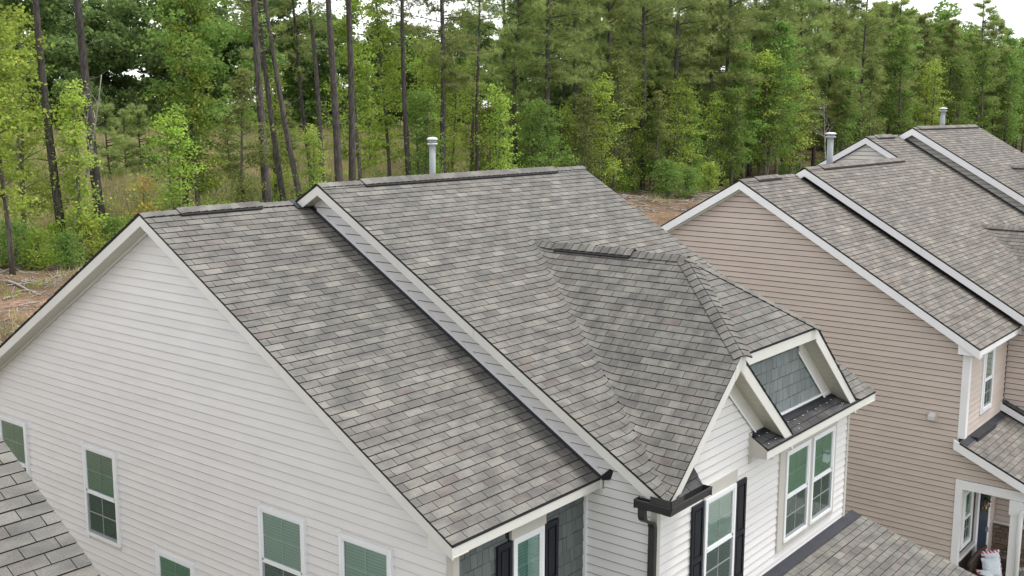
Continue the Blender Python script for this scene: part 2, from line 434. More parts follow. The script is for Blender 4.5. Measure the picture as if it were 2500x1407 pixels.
def shakes(parent, mat, O, U, N, poly, z0, h=0.19, holes=()):
    O, U, N = Vector(O), Vector(U), Vector(N)
    zmin, zmax = min(p[1] for p in poly), max(p[1] for p in poly); umin, umax = min(p[0] for p in poly), max(p[0] for p in poly)
    k = math.floor((zmin-z0)/h)
    while z0+k*h < zmax:
        a = z0+k*h; k += 1; u = umin-random.uniform(0, .12)
        while u < umax:
            w = random.choice((.10, .12, .15, .17)); dz = random.uniform(-.003, .003)
            c = clip_convex([(u+.003, a+dz), (u+w-.003, a+dz), (u+w-.003, a+h-.014), (u+.003, a+h-.014)], poly); u += w
            if len(c) < 3 or abs(area2(c)) < 8e-4: continue
            cx, cz = sum(q[0] for q in c)/len(c), sum(q[1] for q in c)/len(c)
            if any(q[0]-.06 < cx < q[1]+.06 and q[2] < cz < q[3] for q in holes): continue
            if area2(c) < 0: c = c[::-1]
            b = MB(); th = random.uniform(.014, .02)
            P = lambda q, d: O+U*q[0]+Vector((0, 0, q[1]))+N*d
            fr = [P(q, th-(th-.004)*min(1, max(0, (q[1]-a)/h))) for q in c]; bk = [P(q, 0) for q in c]
            fl = U.cross(Vector((0, 0, 1))).dot(N) < 0
            b.face(fr[::-1] if fl else fr)
            for i in range(len(c)):
                i2 = (i+1) % len(c); f4 = [fr[i], bk[i], bk[i2], fr[i2]]; b.face(f4[::-1] if fl else f4)
            b.build('shake', mat, parent)

# ---------------------------------------------------------------- windows
def window(parent, O, U, N, w, h, glass='glass', frame='vinyl', fw=.055, blind=True, name='window', grid=(2, 2), diag=False):
    """O lower-left outer corner on the wall plane, U along the wall, N out of it; double hung sashes"""
    O, U, N = Vector(O), Vector(U), Vector(N); Z = Vector((0, 0, 1))
    def bx(b, u0, u1, z0, z1, d0, d1, mi=0):
        b.prism([O+U*u0+Z*z0+N*d0, O+U*u1+Z*z0+N*d0, O+U*u1+Z*z1+N*d0, O+U*u0+Z*z1+N*d0], N*(d1-d0), mi)
    b = MB()
    bx(b, 0, fw, 0, h, 0, .060); bx(b, w-fw, w, 0, h, 0, .060); bx(b, fw, w-fw, h-fw, h, 0, .062); bx(b, fw, w-fw, 0, fw*.9, 0, .064)
    o = b.build(name, M[frame], parent)
    m = h*.49
    up = MB(); s = .03
    for u0, u1, z0, z1 in ((fw, fw+s, m, h-fw), (w-fw-s, w-fw, m, h-fw), (fw+s, w-fw-s, h-fw-s, h-fw), (fw, w-fw, m-.03, m+.03)): bx(up, u0, u1, z0, z1, .020, .052)
    up.build('upper_sash', M['vinyl'], o)
    lo = MB()
    for u0, u1, z0, z1 in ((fw, fw+s, fw*.9, m-.03), (w-fw-s, w-fw, fw*.9, m-.03), (fw+s, w-fw-s, fw*.9, fw*.9+.045)): bx(lo, u0, u1, z0, z1, .020, .040)
    lo.build('lower_sash', M['vinyl'], o)
    one('pane', lambda q: q.face([O+U*(fw+s)+Z*(m+.03)+N*.036, O+U*(w-fw-s)+Z*(m+.03)+N*.036, O+U*(w-fw-s)+Z*(h-fw-s)+N*.036, O+U*(fw+s)+Z*(h-fw-s)+N*.036]), M[glass], o)
    one('pane', lambda q: q.face([O+U*(fw+s)+Z*(fw*.9+.04)+N*.031, O+U*(w-fw-s)+Z*(fw*.9+.04)+N*.031, O+U*(w-fw-s)+Z*(m-.03)+N*.031, O+U*(fw+s)+Z*(m-.03)+N*.031]), M[glass], o)
    one('insect_screen', lambda q: q.face([O+U*fw+Z*(fw*.9)+N*.046, O+U*(w-fw)+Z*(fw*.9)+N*.046, O+U*(w-fw)+Z*(m-.03)+N*.046, O+U*fw+Z*(m-.03)+N*.046]), M['screen'], o)
    g = MB()
    for z0, z1 in ((m+.03, h-fw-s), (fw*.9+.045, m-.03)):
        bx(g, w/2-.008, w/2+.008, z0, z1, .0325, .0355); zm = (z0+z1)/2; bx(g, fw+s, w-fw-s, zm-.010, zm+.010, .0325, .0357)
    g.build('muntin', M['vinyl'], o)
    if blind:
        bl = MB(); z = h-fw-.06
        bx(bl, fw+.03, w-fw-.03, z, z+.05, .018, .029)
        while z > fw*.9+.06:
            z -= .0425
            bl.prism([O+U*(fw+.035)+Z*z+N*.0255, O+U*(w-fw-.035)+Z*z+N*.0255, O+U*(w-fw-.035)+Z*(z+.0345)+N*.0195, O+U*(fw+.035)+Z*(z+.0345)+N*.0195], N*.0012)
        bl.build('blind', M['blind'], o)
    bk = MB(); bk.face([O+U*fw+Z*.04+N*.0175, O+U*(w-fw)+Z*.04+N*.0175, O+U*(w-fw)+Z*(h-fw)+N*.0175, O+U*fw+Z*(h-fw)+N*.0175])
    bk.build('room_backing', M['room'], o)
    return o
def shutter(parent, O, U, N, w, h):
    O, U, N = Vector(O), Vector(U), Vector(N); Z = Vector((0, 0, 1))
    b = MB()
    def bx(b, u0, u1, z0, z1, d0, d1): b.prism([O+U*u0+Z*z0+N*d0, O+U*u1+Z*z0+N*d0, O+U*u1+Z*z1+N*d0, O+U*u0+Z*z1+N*d0], N*(d1-d0))
    f = .05; m = h*.45
    for a in ((0, f, 0, h), (w-f, w, 0, h), (f, w-f, 0, .07), (f, w-f, h-.07, h), (f, w-f, m, m+.07)): bx(b, *a, .016, .045)
    o = b.build('shutter', M['shutter'], parent)
    for z0, z1 in ((.07, m), (m+.07, h-.07)):
        q = MB(); bx(q, f, w-f, z0, z1, .016, .026); bx(q, f+.03, w-f-.03, z0+.03, z1-.03, .026, .038); q.build('shutter_panel', M['shutter'], o)
    return o

# ================================================================ WHITE HOUSE (near house, stepped roof)
T7 = 7/12; C7, S7 = math.cos(math.atan(T7)), math.sin(math.atan(T7)); GZ = -9.2
X, Y, Z = Vector((1, 0, 0)), Vector((0, 1, 0)), Vector((0, 0, 1))
def rake(parent, x, d, ya, yb, h=.18, th=.022, mat='cream', name='rake_board', foot=True, off=.012):
    """board under a roof edge in the plane x: z = d + T7*y style lines given by two (y,z) ends ya, yb"""
    (y0, z0), (y1, z1) = ya, yb; n = max(1, round(abs(y1-y0)/3.0)); o = None
    for k in range(n):
        f0, f1 = k/n+(.0004 if k else 0), (k+1)/n-(.0004 if k < n-1 else 0); j = .0015*(k % 2)
        a, b_ = (y0+(y1-y0)*f0, z0+(z1-z0)*f0), (y0+(y1-y0)*f1, z0+(z1-z0)*f1)
        o = one(name, lambda b: b.prism([(x-j, a[0], a[1]-off), (x-j, b_[0], b_[1]-off), (x-j, b_[0], b_[1]-h), (x-j, a[0], a[1]-h)], (th, 0, 0)), M[mat], parent)
    return o
def rake_soffit(parent, x0, x1, ya, yb, h, mat, name='soffit'):
    (y0, z0), (y1, z1) = ya, yb
    return one(name, lambda b: b.prism([(x0, y0, z0-h), (x0, y1, z1-h), (x0, y1, z1-h+.012), (x0, y0, z0-h+.012)], (x1-x0, 0, 0)), M[mat], parent)
def deck(parent, name, pts, th=.035, mat='felt'):
    return one(name, lambda b: b.prism(pts, (0, 0, -th)), M[mat], parent)
def vent_pipe(parent, c, h, r, lab=None):
    o = one('vent_pipe', lambda b: b.lathe([(r, 0), (r, h-.13), (r*.8, h-.13), (r*.8, h-.03)], c, 18), M['galv'], parent, True)
    one('vent_cap', lambda b: (b.lathe([(r*1.0, h-.15), (r*1.7, h-.135), (r*1.7, h-.115), (r*1.0, h-.11)], c, 18), b.lathe([(r*1.25, h-.11), (r*1.25, h-.055)], c, 18, 1),
        b.lathe([(r*1.75, h-.055), (r*1.75, h-.035), (r*1.45, h-.012), (r*.7, h), (.005, h+.002)], c, 18)), [M['pvc'], M['galv']], o, True)
    return o
def ridge_vent(parent, a, b, dl, dr, w=.2, mat='shingle', name='ridge_vent'):
    a, b, dl, dr = Vector(a), Vector(b), Vector(dl).normalized(), Vector(dr).normalized()
    mb = MB(); t = (b-a).normalized()
    for d in (dl, dr):
        n = d.cross(t); n = n if n.z > 0 else -n
        mb.prism([a+Z*.012, a+d*w+n*.012, b+d*w+n*.012, b+Z*.012], n*.024, 0)
    o = mb.build(name, M['edge'], parent)
    caps(o, a, b, dl, dr, mat, w=w-.015, lift=.042, name='vent_cap_shingle')
    return o

house = thing('white_house', (5, 0, GZ), 'white vinyl-sided house in front with stepped grey shingle roof and hipped front gable', 'house')
R1 = Roof()
AE = (-5.82, -5.82*T7); BD = .63; BR_Y = -.57; BR_Z = BD+T7*BR_Y; BE_Y = -6.97; BE_Z = BD+T7*BE_Y
# solid cores below the roofs
one('house_core', lambda b: (b.prism([(.30, -5.55, GZ), (.30, 5.55, GZ), (.30, 5.55, -3.36), (.30, 0, -.12), (.30, -5.55, -3.36)], (2.7, 0, 0)),
    b.prism([(3.045, -6.655, GZ), (3.045, 5.4, GZ), (3.045, 5.4, -3.30), (3.045, BR_Y, BR_Z-.12), (3.045, -6.655, -3.40)], (6.5, 0, 0))), M['cream_sid'], house)
# ---- lower roof
lower = deck(house, 'lower_roof', [(0.01, -5.82, AE[1]), (3.05, -5.82, AE[1]), (3.05, 0, 0), (.01, 0, 0)])
rear1 = deck(house, 'lower_roof_rear', [(.01, 5.82, AE[1]), (3.05, 5.82, AE[1]), (3.05, 0, 0), (.01, 0, 0)])
L1 = 5.82/C7
R1.slope(lower, 'shingle', (0, -5.82, AE[1]), X, (0, C7, S7), [[(0, 0), (3.045, 0), (3.045, L1-.02), (0, L1-.02)]], off=.2746)
R1.slope(rear1, 'shingle', (0, 5.82, AE[1]), X, (0, -C7, S7), [[(0, 0), (3.045, 0), (3.045, L1-.02), (0, L1-.02)]])
fd, rd = Vector((0, -C7, -S7)), Vector((0, C7, -S7))
caps(lower, (0, 0, 0), (.62, 0, 0), fd, rd, w=.135); caps(lower, (2.02, 0, 0), (2.98, 0, 0), fd, rd, w=.135)
ridge_vent(lower, (.60, 0, 0), (2.05, 0, 0), fd, rd, .17)
rake(house, .012, 0, (0, 0), AE); rake(house, .012, 0, (0, 0), (5.82, AE[1]))
rake_soffit(house, .034, .30, (0, 0), AE, .165, 'soffx'); rake_soffit(house, .034, .30, (0, 0), (5.82, AE[1]), .165, 'soffx')
for sgn in (-1, 1):
    one('frieze_channel', lambda b: b.prism([(.262, 0, -.165), (.262, sgn*5.6, -.165-5.6*T7), (.262, sgn*5.6, -.205-5.6*T7), (.262, 0, -.205)], (.016, 0, 0)), M['cream'], house)
    one('frieze_channel', lambda b: b.prism([(.29, 0, -.20), (.29, sgn*5.6, -.20-5.6*T7), (.29, sgn*5.6, -.232-5.6*T7), (.29, 0, -.232)], (.016, 0, 0)), M['cream'], house)
one('eave_fascia', lambda b: b.box(.012, 3.045, -5.815, -5.793, AE[1]-.155, AE[1]-.012), M['cream'], house)
one('eave_soffit', lambda b: b.box(.05, 3.04, -5.79, -5.55, AE[1]-.15, AE[1]-.138), M['soffy'], house)
one('eave_return', lambda b: b.prism([(.035, -5.79, AE[1]-.156), (.035, -5.42, AE[1]-.156), (.035, -5.42, AE[1]+.06), (.035, -5.79, AE[1]-.10)], (.268, 0, 0)), M['cream'], house)
one('fascia_end_trim', lambda b: b.box(3.0, 3.035, -5.84, -5.80, AE[1]-.21, AE[1]-.02), M['cream'], house)
# ---- gable wall on the left with its boards and windows
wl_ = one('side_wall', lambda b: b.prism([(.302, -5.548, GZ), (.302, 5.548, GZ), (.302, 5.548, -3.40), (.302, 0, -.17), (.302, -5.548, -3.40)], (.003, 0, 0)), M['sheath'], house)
gablepoly = [(-5.53, -7.4), (5.53, -7.4), (5.53, -3.43), (0, -.215), (-5.53, -3.43)]
wy = [(4.08, 5.02), (1.369, 2.306), (-3.025, -2.087), (-4.617, -3.684)]; wz = (-5.373, -3.847)
holes = [(a, b, wz[0], wz[1]) for a, b in wy]+[(-.55, .394, -6.2, -5.13)]
siding(wl_, M['white'], (.302, 0, 0), Y, -X, gablepoly, -3.415, holes)
for k, (a, b) in enumerate(wy):
    w_ = window(house, (.300, b, wz[0]), -Y, -X, b-a, wz[1]-wz[0])
window(house, (.300, .394, -6.2), -Y, -X, .944, 1.07)
one('corner_trim', lambda b: (b.box(.275, .31, -5.60, -5.49, GZ, AE[1]-.156), b.box(.31, .38, -5.60, -5.565, GZ, AE[1]-.151)), M['beige'], house)
# ---- front wall of the lower part, grey-green shakes
wf = one('shake_wall', lambda b: b.box(.31, 3.05, -5.553, -5.551, GZ, -3.54), M['sheathd'], house)
shakes(wf, M['shake'], (0, -5.553, 0), X, -Y, [(.385, -5.6), (2.985, -5.6), (2.985, -3.552), (.385, -3.552)], -3.78, .19, [(1.40, 2.05, -9, -3.52)])
window(house, (1.40, -5.553, -5.33), X, -Y, .64, 1.51, 'glass2')
one('window_header', lambda b: b.box(1.37, 2.09, -5.60, -5.556, -3.82, -3.553), M['beige'], house)
shutter(house, (1.09, -5.565, -5.35), X, -Y, .285, 1.53); shutter(house, (2.065, -5.565, -5.35), X, -Y, .285, 1.53)
one('corner_trim', lambda b: b.box(2.985, 3.033, -5.60, -5.556, GZ, -3.552), M['wtrim'], house)
# ---- upper roof with cross gable
CGX, CGZ, CM = 6.0, -.77, .85; CF = math.atan(CM); CC, CS = math.cos(CF), math.sin(CF)
FX0, FX1 = CGX-(CGZ-BE_Z)/CM, CGX+(CGZ-BE_Z)/CM; CY0 = (CGZ-BD)/T7; CY1 = -5.32; PK = 1.28; PZ = CGZ-CM*PK
zB = lambda y: BD+T7*y
zC = lambda x: CGZ-CM*abs(x-CGX)
def smax(a, b, k=.15):
    h = max(k-abs(a-b), 0)/k; return max(a, b)+h*h*k*.25
near = lambda p: p.y < -2.0 and abs(zB(p.y)-zC(p.x)) < .36 and 2.85 < p.x < 9.2
zf = lambda p: smax(zB(p.y), zC(p.x))
BX0, BX1 = 2.785, 10.0
vB = lambda y: (y-BE_Y)/C7
upper = one('upper_roof', lambda b: (b.prism([(BX0+.01, BR_Y, BR_Z), (CGX, BR_Y, BR_Z), (CGX, CY0, CGZ), (FX0, BE_Y, BE_Z), (BX0+.01, BE_Y, BE_Z)], (0, 0, -.035)),
    b.prism([(BX1-.01, BR_Y, BR_Z), (CGX, BR_Y, BR_Z), (CGX, CY0, CGZ), (FX1, BE_Y, BE_Z), (BX1-.01, BE_Y, BE_Z)], (0, 0, -.035))), M['felt'], house)
rear2 = deck(house, 'upper_roof_rear', [(BX0+.01, BR_Y, BR_Z), (BX1-.01, BR_Y, BR_Z), (BX1-.01, 5.8, BR_Z-T7*(5.8-BR_Y)), (BX0+.01, 5.8, BR_Z-T7*(5.8-BR_Y))])
vr = vB(BR_Y)-.02; w_ = BX1-BX0
full = [[(0, 0), (w_, 0), (w_, vr), (0, vr)]]
va = vB(CY0)
left = [(0, 0), (FX0-BX0, 0), (CGX-BX0, va), (CGX-BX0, vr), (0, vr)]
right = [(FX1-BX0, 0), (w_, 0), (w_, vr), (CGX-BX0, vr), (CGX-BX0, va)]
R1.slope(upper, 'shingle', (BX0, BE_Y, BE_Z), X, (0, C7, S7), full, pick=lambda v: full if v > va+.01 else [left, right], zfun=zf, near=near, off=.11)
R1.slope(rear2, 'shingle', (BX0, 5.8, BR_Z-T7*(5.8-BR_Y)), X, (0, -C7, S7), [[(0, 0), (w_, 0), (w_, (5.8-BR_Y)/C7-.02), (0, (5.8-BR_Y)/C7-.02)]])
caps(upper, (BX0, BR_Y, BR_Z), (3.72, BR_Y, BR_Z), fd, rd, w=.135); caps(upper, (8.9, BR_Y, BR_Z), (BX1, BR_Y, BR_Z), fd, rd, w=.135)
ridge_vent(upper, (3.70, BR_Y, BR_Z), (8.95, BR_Y, BR_Z), fd, rd, .2)
cross = one('cross_gable_roof', lambda b: (
    b.prism([(CGX, CY0, CGZ), (CGX, CY1, CGZ), (CGX-PK, BE_Y+.01, PZ), (FX0, BE_Y+.01, BE_Z)], (0, 0, -.035)),
    b.prism([(CGX, CY0, CGZ), (CGX, CY1, CGZ), (CGX+PK, BE_Y+.01, PZ), (FX1, BE_Y+.01, BE_Z)], (0, 0, -.035)),
    b.prism([(CGX-PK, BE_Y+.01, PZ), (CGX+PK, BE_Y+.01, PZ), (CGX, CY1, CGZ)], (0, 0, -.035))), M['felt'], house)
vc = lambda x: (x-FX0)/CC
R1.slope(cross, 'shingle', (FX0, 0, BE_Z), -Y, (CC, 0, CS), [[(-CY0, vc(CGX)-.012), (-CY1, vc(CGX)-.012), (-BE_Y, vc(CGX-PK)), (-BE_Y, 0)]], zfun=zf, near=near, v0=-.02, off=.07)
R1.slope(cross, 'shingle', (FX1, 0, BE_Z), Y, (-CC, 0, CS), [[(CY0, vc(CGX)-.012), (CY1, vc(CGX)-.012), (BE_Y, vc(CGX-PK)), (BE_Y, 0)]], zfun=zf, near=near)
hl = math.hypot(CY1-BE_Y, CGZ-PZ); hv = Vector((0, CY1-BE_Y, CGZ-PZ)).normalized()
R1.slope(cross, 'shingle', (CGX, BE_Y, PZ), X, hv, [[(-PK, 0), (PK, 0), (0, hl)]], off=.02)
ld, rr_ = Vector((-CC, 0, -CS)), Vector((CC, 0, -CS))
hipd = lambda s: (Vector((CGX+s*PK, BE_Y, PZ))-Vector((CGX, CY1, CGZ))).normalized()
caps(cross, (CGX, CY0-.02, CGZ+.03), (CGX, CY0-.55, CGZ), ld, rr_, w=.145); caps(cross, (CGX, CY0-1.95, CGZ), (CGX, CY1-.03, CGZ), ld, rr_, w=.145)
ridge_vent(cross, (CGX, CY0-.52, CGZ), (CGX, CY0-1.98, CGZ), ld, rr_, .17)
for s in (-1, 1):
    a, b_ = Vector((CGX+s*PK, BE_Y-.01, PZ)), Vector((CGX, CY1, CGZ)); hd = (b_-a).normalized()
    side = Vector((s*CC, 0, -CS)); side = (side-hd*side.dot(hd)).normalized(); fr = -hv; fr = (fr-hd*fr.dot(hd)).normalized()
    caps(cross, b_, a, side, fr, w=.145, lift=.010, name='hip_cap')
# rakes and soffits of the upper roof
rake(house, BX0+.012, 0, (BR_Y, BR_Z), (BE_Y, BE_Z)); rake(house, BX0+.012, 0, (BR_Y, BR_Z), (BR_Y+.75, BR_Z-.75*T7)); rake(house, BX0+.012, 0, (BR_Y+.75, BR_Z-.75*T7), (5.8, BR_Z-T7*(5.8-BR_Y)))
rake(house, BX1-.034, 0, (BR_Y, BR_Z), (BE_Y, BE_Z)); rake(house, BX1-.034, 0, (BR_Y, BR_Z), (5.8, BR_Z-T7*(5.8-BR_Y)))
for ye in (BE_Y, 5.8):
    ze = BE_Z if ye < 0 else BR_Z-T7*(5.8-BR_Y)
    rake_soffit(house, BX0+.034, 3.045, (BR_Y, BR_Z), (ye, ze), .165, 'soffx'); rake_soffit(house, 9.55, BX1-.034, (BR_Y, BR_Z), (ye, ze), .165, 'soffx')
# wall between the two roofs
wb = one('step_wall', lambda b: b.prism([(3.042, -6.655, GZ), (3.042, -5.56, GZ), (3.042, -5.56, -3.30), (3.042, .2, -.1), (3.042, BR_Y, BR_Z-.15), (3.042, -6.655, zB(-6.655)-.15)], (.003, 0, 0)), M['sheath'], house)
siding(wb, M['white'], (3.043, 0, 0), Y, -X, [(-5.86, -5.86*T7+.05), (-.25, -.25*T7+.05), (-.25, zB(-.6)-.19), (-.6, zB(-.6)-.19), (-5.86, zB(-5.86)-.19)], -3.392)
siding(wb, M['white'], (3.043, 0, 0), Y, -X, [(-6.60, -7.2), (-5.86, -7.2), (-5.86, zB(-5.86)-.19), (-6.60, zB(-6.60)-.19)], -3.392)
siding(wb, M['white'], (3.043, 0, 0), Y, -X, [(-5.86, -7.2), (-5.565, -7.2), (-5.565, -3.56), (-5.86, -3.56)], -3.392)
one('wall_channel', lambda b: b.prism([(3.018, -5.83, -5.83*T7+.02), (3.018, -.30, -.30*T7+.02), (3.018, -.30, -.30*T7+.075), (3.018, -5.83, -5.83*T7+.075)], (.024, 0, 0)), M['wtrim'], house)
one('step_flashing', lambda b: b.prism([(2.955, -5.84, -5.84*T7+.013), (2.955, -.05, -.05*T7+.013), (2.955, -.05, -.05*T7+.02), (2.955, -5.84, -5.84*T7+.02)], (.085, 0, 0)), M['flash'], house)
one('kickout_flashing', lambda b: (b.prism([(2.96, -5.86, AE[1]-.02), (3.035, -5.86, AE[1]-.02), (3.035, -5.95, AE[1]-.01), (2.99, -5.95, AE[1]-.01)], (0, 0, .02)), b.prism([(3.03, -5.80, AE[1]), (3.03, -5.97, AE[1]+.0), (3.03, -6.0, AE[1]+.13), (3.03, -5.95, AE[1]+.14)], (-.012, 0, 0))), M['edge'], house)
one('ridge_flashing', lambda b: b.prism([(2.70, -.02, .02), (3.03, -.02, .02), (3.03, -.22, -.10), (2.70, -.22, -.10)], (0, -.002, .006)), M['flash'], house)
# front wall of the upper part
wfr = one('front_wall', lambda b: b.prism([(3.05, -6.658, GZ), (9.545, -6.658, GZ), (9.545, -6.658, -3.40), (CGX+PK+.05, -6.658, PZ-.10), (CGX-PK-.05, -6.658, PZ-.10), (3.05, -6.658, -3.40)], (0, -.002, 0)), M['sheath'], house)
tw = (6.73, 8.98, -5.46, -3.735)
siding(wfr, M['white'], (0, -6.66, 0), X, -Y, [(3.115, -7.4), (9.50, -7.4), (9.50, -3.439), (3.115, -3.439)], -4.074, [(4.30, 5.215, -9, -3.87), (tw[0], tw[1], tw[2], -3.4), (4.27, 5.27, -3.87, -3.70)])
G1X = CGX-PK
siding(wfr, M['white'], (0, -6.66, 0), X, -Y, [(3.05, -3.439), (6.6, -3.439), (G1X+.02, PZ-.20), (G1X-.02, PZ-.20), (3.05, -3.439+.0)], -4.074)
one('corner_trim', lambda b: (b.box(3.02, 3.115, -6.69, -6.662, GZ, -3.46), b.box(3.02, 3.040, -6.662, -6.60, GZ, -3.46)), M['beige'], house)
one('corner_trim', lambda b: b.box(9.50, 9.575, -6.69, -6.60, -9.2, -3.58), M['beige'], house)
# upper gable panel of blue-grey shakes
sh = one('gable_shake_panel', lambda b: b.prism([(G1X+.1, -6.662, PZ-.16), (CGX+PK-.05, -6.662, PZ-.16), (9.0, -6.662, -3.2), (6.45, -6.662, -3.2)], (0, -.003, 0)), M['sheathd'], house)
slope_line = lambda x: PZ-CM*(x-G1X)
xr2 = lambda z: CGX+PK+(PZ-.0-z)/CM
shakes(sh, M['shake2'], (0, -6.665, 0), X, -Y, [(G1X-.1, PZ-.22), (CGX+PK-.24, PZ-.22), (xr2(-3.16)-.36, -3.16), (6.2, -3.16)], -3.16, .19)
one('panel_sill', lambda b: b.box(6.35, xr2(-3.2)-.36, -6.70, -6.665, -3.20, -3.165), M['wtrim'], house)
def rk(x0, z0, x1, z1, h, y0, y1, name, mat, off=.012):
    return one(name, lambda b: b.prism([(x0, y0, z0-off), (x1, y0, z1-off), (x1, y0, z1-h), (x0, y0, z0-h)], (0, y1-y0, 0)), M[mat], house)
FYF = BE_Y+.012
RH = .215
rk(G1X, PZ, FX0+.02, BE_Z+.02, RH, FYF, FYF+.022, 'gable_rake_board', 'cream')                      # left rake
g1f = 6.58
rk(G1X, PZ, g1f, PZ-CM*(g1f-G1X), RH+.02, FYF, FYF+.022, 'gable_rake_board', 'cream')               # right rake of the small gable
rk(CGX+PK, PZ, FX1, BE_Z+.01, RH+.02, FYF, FYF+.022, 'gable_rake_board', 'cream')                    # far right rake
one('peak_block', lambda b: b.prism([(G1X-.15, FYF-.004, PZ-.15*CM-.010), (G1X, FYF-.004, PZ+.012), (G1X+.15, FYF-.004, PZ-.008), (G1X+.15, FYF-.004, PZ-.15*CM-.22), (G1X, FYF-.004, PZ-.215), (G1X-.15, FYF-.004, PZ-.15*CM-.215)], (0, .02, 0)), M['cream'], house)
one('hip_fascia', lambda b: b.box(G1X, CGX+PK, FYF, FYF+.022, PZ-.19, PZ-.012), M['cream'], house)
one('hip_soffit', lambda b: b.box(G1X+.1, CGX+PK, FYF+.024, -6.667, PZ-.185, PZ-.17), M['soffx'], house)
one('hip_frieze', lambda b: b.box(G1X+.25, CGX+PK-.2, -6.72, -6.668, PZ-.235, PZ-.186), M['cream'], house)
for (x0, x1, nm) in ((G1X, g1f, 0), (CGX+PK, FX1, 1)):
    z0 = PZ; z1 = PZ-CM*(x1-x0)
    rk(x0, z0-.20, x1, z1-.20, .014, FYF+.024, -6.667, 'rake_soffit', 'soffy', 0)
    one('frieze_board', lambda b: b.prism([(x0, -6.667, z0-.212), (x1-.05, -6.667, z1+.05*CM-.212), (x1-.05, -6.667, z1+.05*CM-.46), (x0, -6.667, z0-.46)], (0, -.022, 0)), M['cream'], house)
    one('frieze_channel', lambda b: b.prism([(x0-.05, -6.69, z0-.46+.05*CM), (x1-.1, -6.69, z1+.1*CM-.46), (x1-.1, -6.69, z1+.1*CM-.50), (x0-.05, -6.69, z0-.50+.05*CM)], (0, -.015, 0)), M['wtrim'], house)
rk(G1X, PZ-.20, FX0+.02, BE_Z-.18, .014, FYF+.024, -6.667, 'rake_soffit', 'soffy', 0)
# the strip of roof behind the small gable's right rake
small = one('small_gable_roof', lambda b: b.prism([(G1X, BE_Y+.01, PZ), (g1f, BE_Y+.01, PZ-CM*(g1f-G1X)), (g1f, -6.665, PZ-CM*(g1f-G1X)), (G1X, -6.665, PZ)], (0, 0, -.03)), M['felt'], house)
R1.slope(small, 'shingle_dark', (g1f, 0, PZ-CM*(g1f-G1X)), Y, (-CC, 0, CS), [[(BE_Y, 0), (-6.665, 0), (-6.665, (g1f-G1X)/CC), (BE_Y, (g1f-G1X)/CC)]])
# pent roof under the panel
pent = one('pent_roof', lambda b: b.prism([(5.66, BE_Y, BE_Z-.005), (9.13, BE_Y, BE_Z-.005), (9.13, -6.665, zB(-6.665)-.005), (5.66, -6.665, zB(-6.665)-.005)], (0, 0, -.03)), M['felt'], house)
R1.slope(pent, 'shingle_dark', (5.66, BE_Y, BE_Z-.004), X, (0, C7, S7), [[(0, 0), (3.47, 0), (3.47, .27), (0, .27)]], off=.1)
one('apron_flashing', lambda b: b.prism([(5.68, -6.765, zB(-6.765)+.014), (9.02, -6.765, zB(-6.765)+.014), (9.02, -6.672, zB(-6.672)+.016), (5.68, -6.672, zB(-6.672)+.016)], (0, 0, .008)), M['flash'], house)
nl = MB()
for k in range(14):
    xx = 5.78+k*.245+random.uniform(-.04, .04); yy = random.uniform(-6.80, -6.765); nl.lathe([(.012, 0), (.012, .006)], (xx, yy, zB(yy)+.02), 6)
for k in range(9):
    xx = random.uniform(5.75, 9.0); yy = random.uniform(-6.95, -6.82); nl.lathe([(.010, 0), (.010, .006)], (xx, yy, zB(yy)+.008), 6)
nl.build('roofing_nail', M['nail'], house)['kind'] = 'stuff'
one('eave_fascia', lambda b: b.box(5.66, BX1-.012, BE_Y+.005, BE_Y+.027, BE_Z-.16, BE_Z-.012), M['cream'], house)
one('eave_soffit', lambda b: b.box(5.70, BX1-.03, BE_Y+.03, -6.69, BE_Z-.155, BE_Z-.142), M['soffx'], house)
one('pent_end_box', lambda b: b.prism([(5.655, BE_Y+.01, BE_Z-.16), (5.655, -6.69, BE_Z-.16), (5.655, -6.69, zB(-6.69)-.02), (5.655, BE_Y+.01, BE_Z-.02)], (.03, 0, 0)), M['beige'], house)
one('pent_end_trim', lambda b: b.box(5.635, 5.69, -6.705, -6.67, -3.70, -3.24), M['beige'], house)
# corner return roof, gutter, splash guard, downspout
ret = one('return_roof', lambda b: b.prism([(3.02, BE_Y-.01, BE_Z), (3.68, BE_Y-.01, BE_Z), (3.88, -6.672, zB(-6.672)+.05), (3.32, -6.672, zB(-6.672)+.05)], (0, 0, -.03)), M['felt'], house)
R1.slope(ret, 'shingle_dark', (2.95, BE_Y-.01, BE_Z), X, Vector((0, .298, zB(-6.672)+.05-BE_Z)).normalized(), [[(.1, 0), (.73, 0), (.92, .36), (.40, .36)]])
one('return_fascia', lambda b: b.box(2.80, 3.70, BE_Y+.005, BE_Y+.027, BE_Z-.15, BE_Z-.012), M['cream'], house)
one('return_soffit', lambda b: b.box(2.80, 3.70, BE_Y+.03, -6.69, BE_Z-.15, BE_Z-.135), M['soffx'], house)
GT, GB = -3.425, -3.545
one('gutter', lambda b: (
    b.prism([(2.655, -7.105, GT), (2.640, -7.115, GT), (2.640, -7.115, GT-.02), (2.668, -7.095, GB), (2.78, -7.095, GB), (2.78, -7.095, GB+.01), (2.675, -7.095, GB+.01)], (0, .53, 0)),
    b.box(2.772, 2.782, -7.0, -6.565, GB, GT-.01), b.box(2.645, 2.782, -6.570, -6.562, GB, GT),
    b.prism([(2.655, -7.105, GT), (2.655, -7.120, GT), (2.655, -7.120, GT-.02), (2.655, -7.092, GB), (2.655, -6.985, GB), (2.655, -6.985, GB+.01), (2.655, -7.085, GB+.01)], (1.04, 0, 0)),
    b.box(2.78, 3.69, -6.985, -6.976, GB, GT-.01), b.box(3.686, 3.694, -7.115, -6.978, GB, GT)), M['gutter'], house)
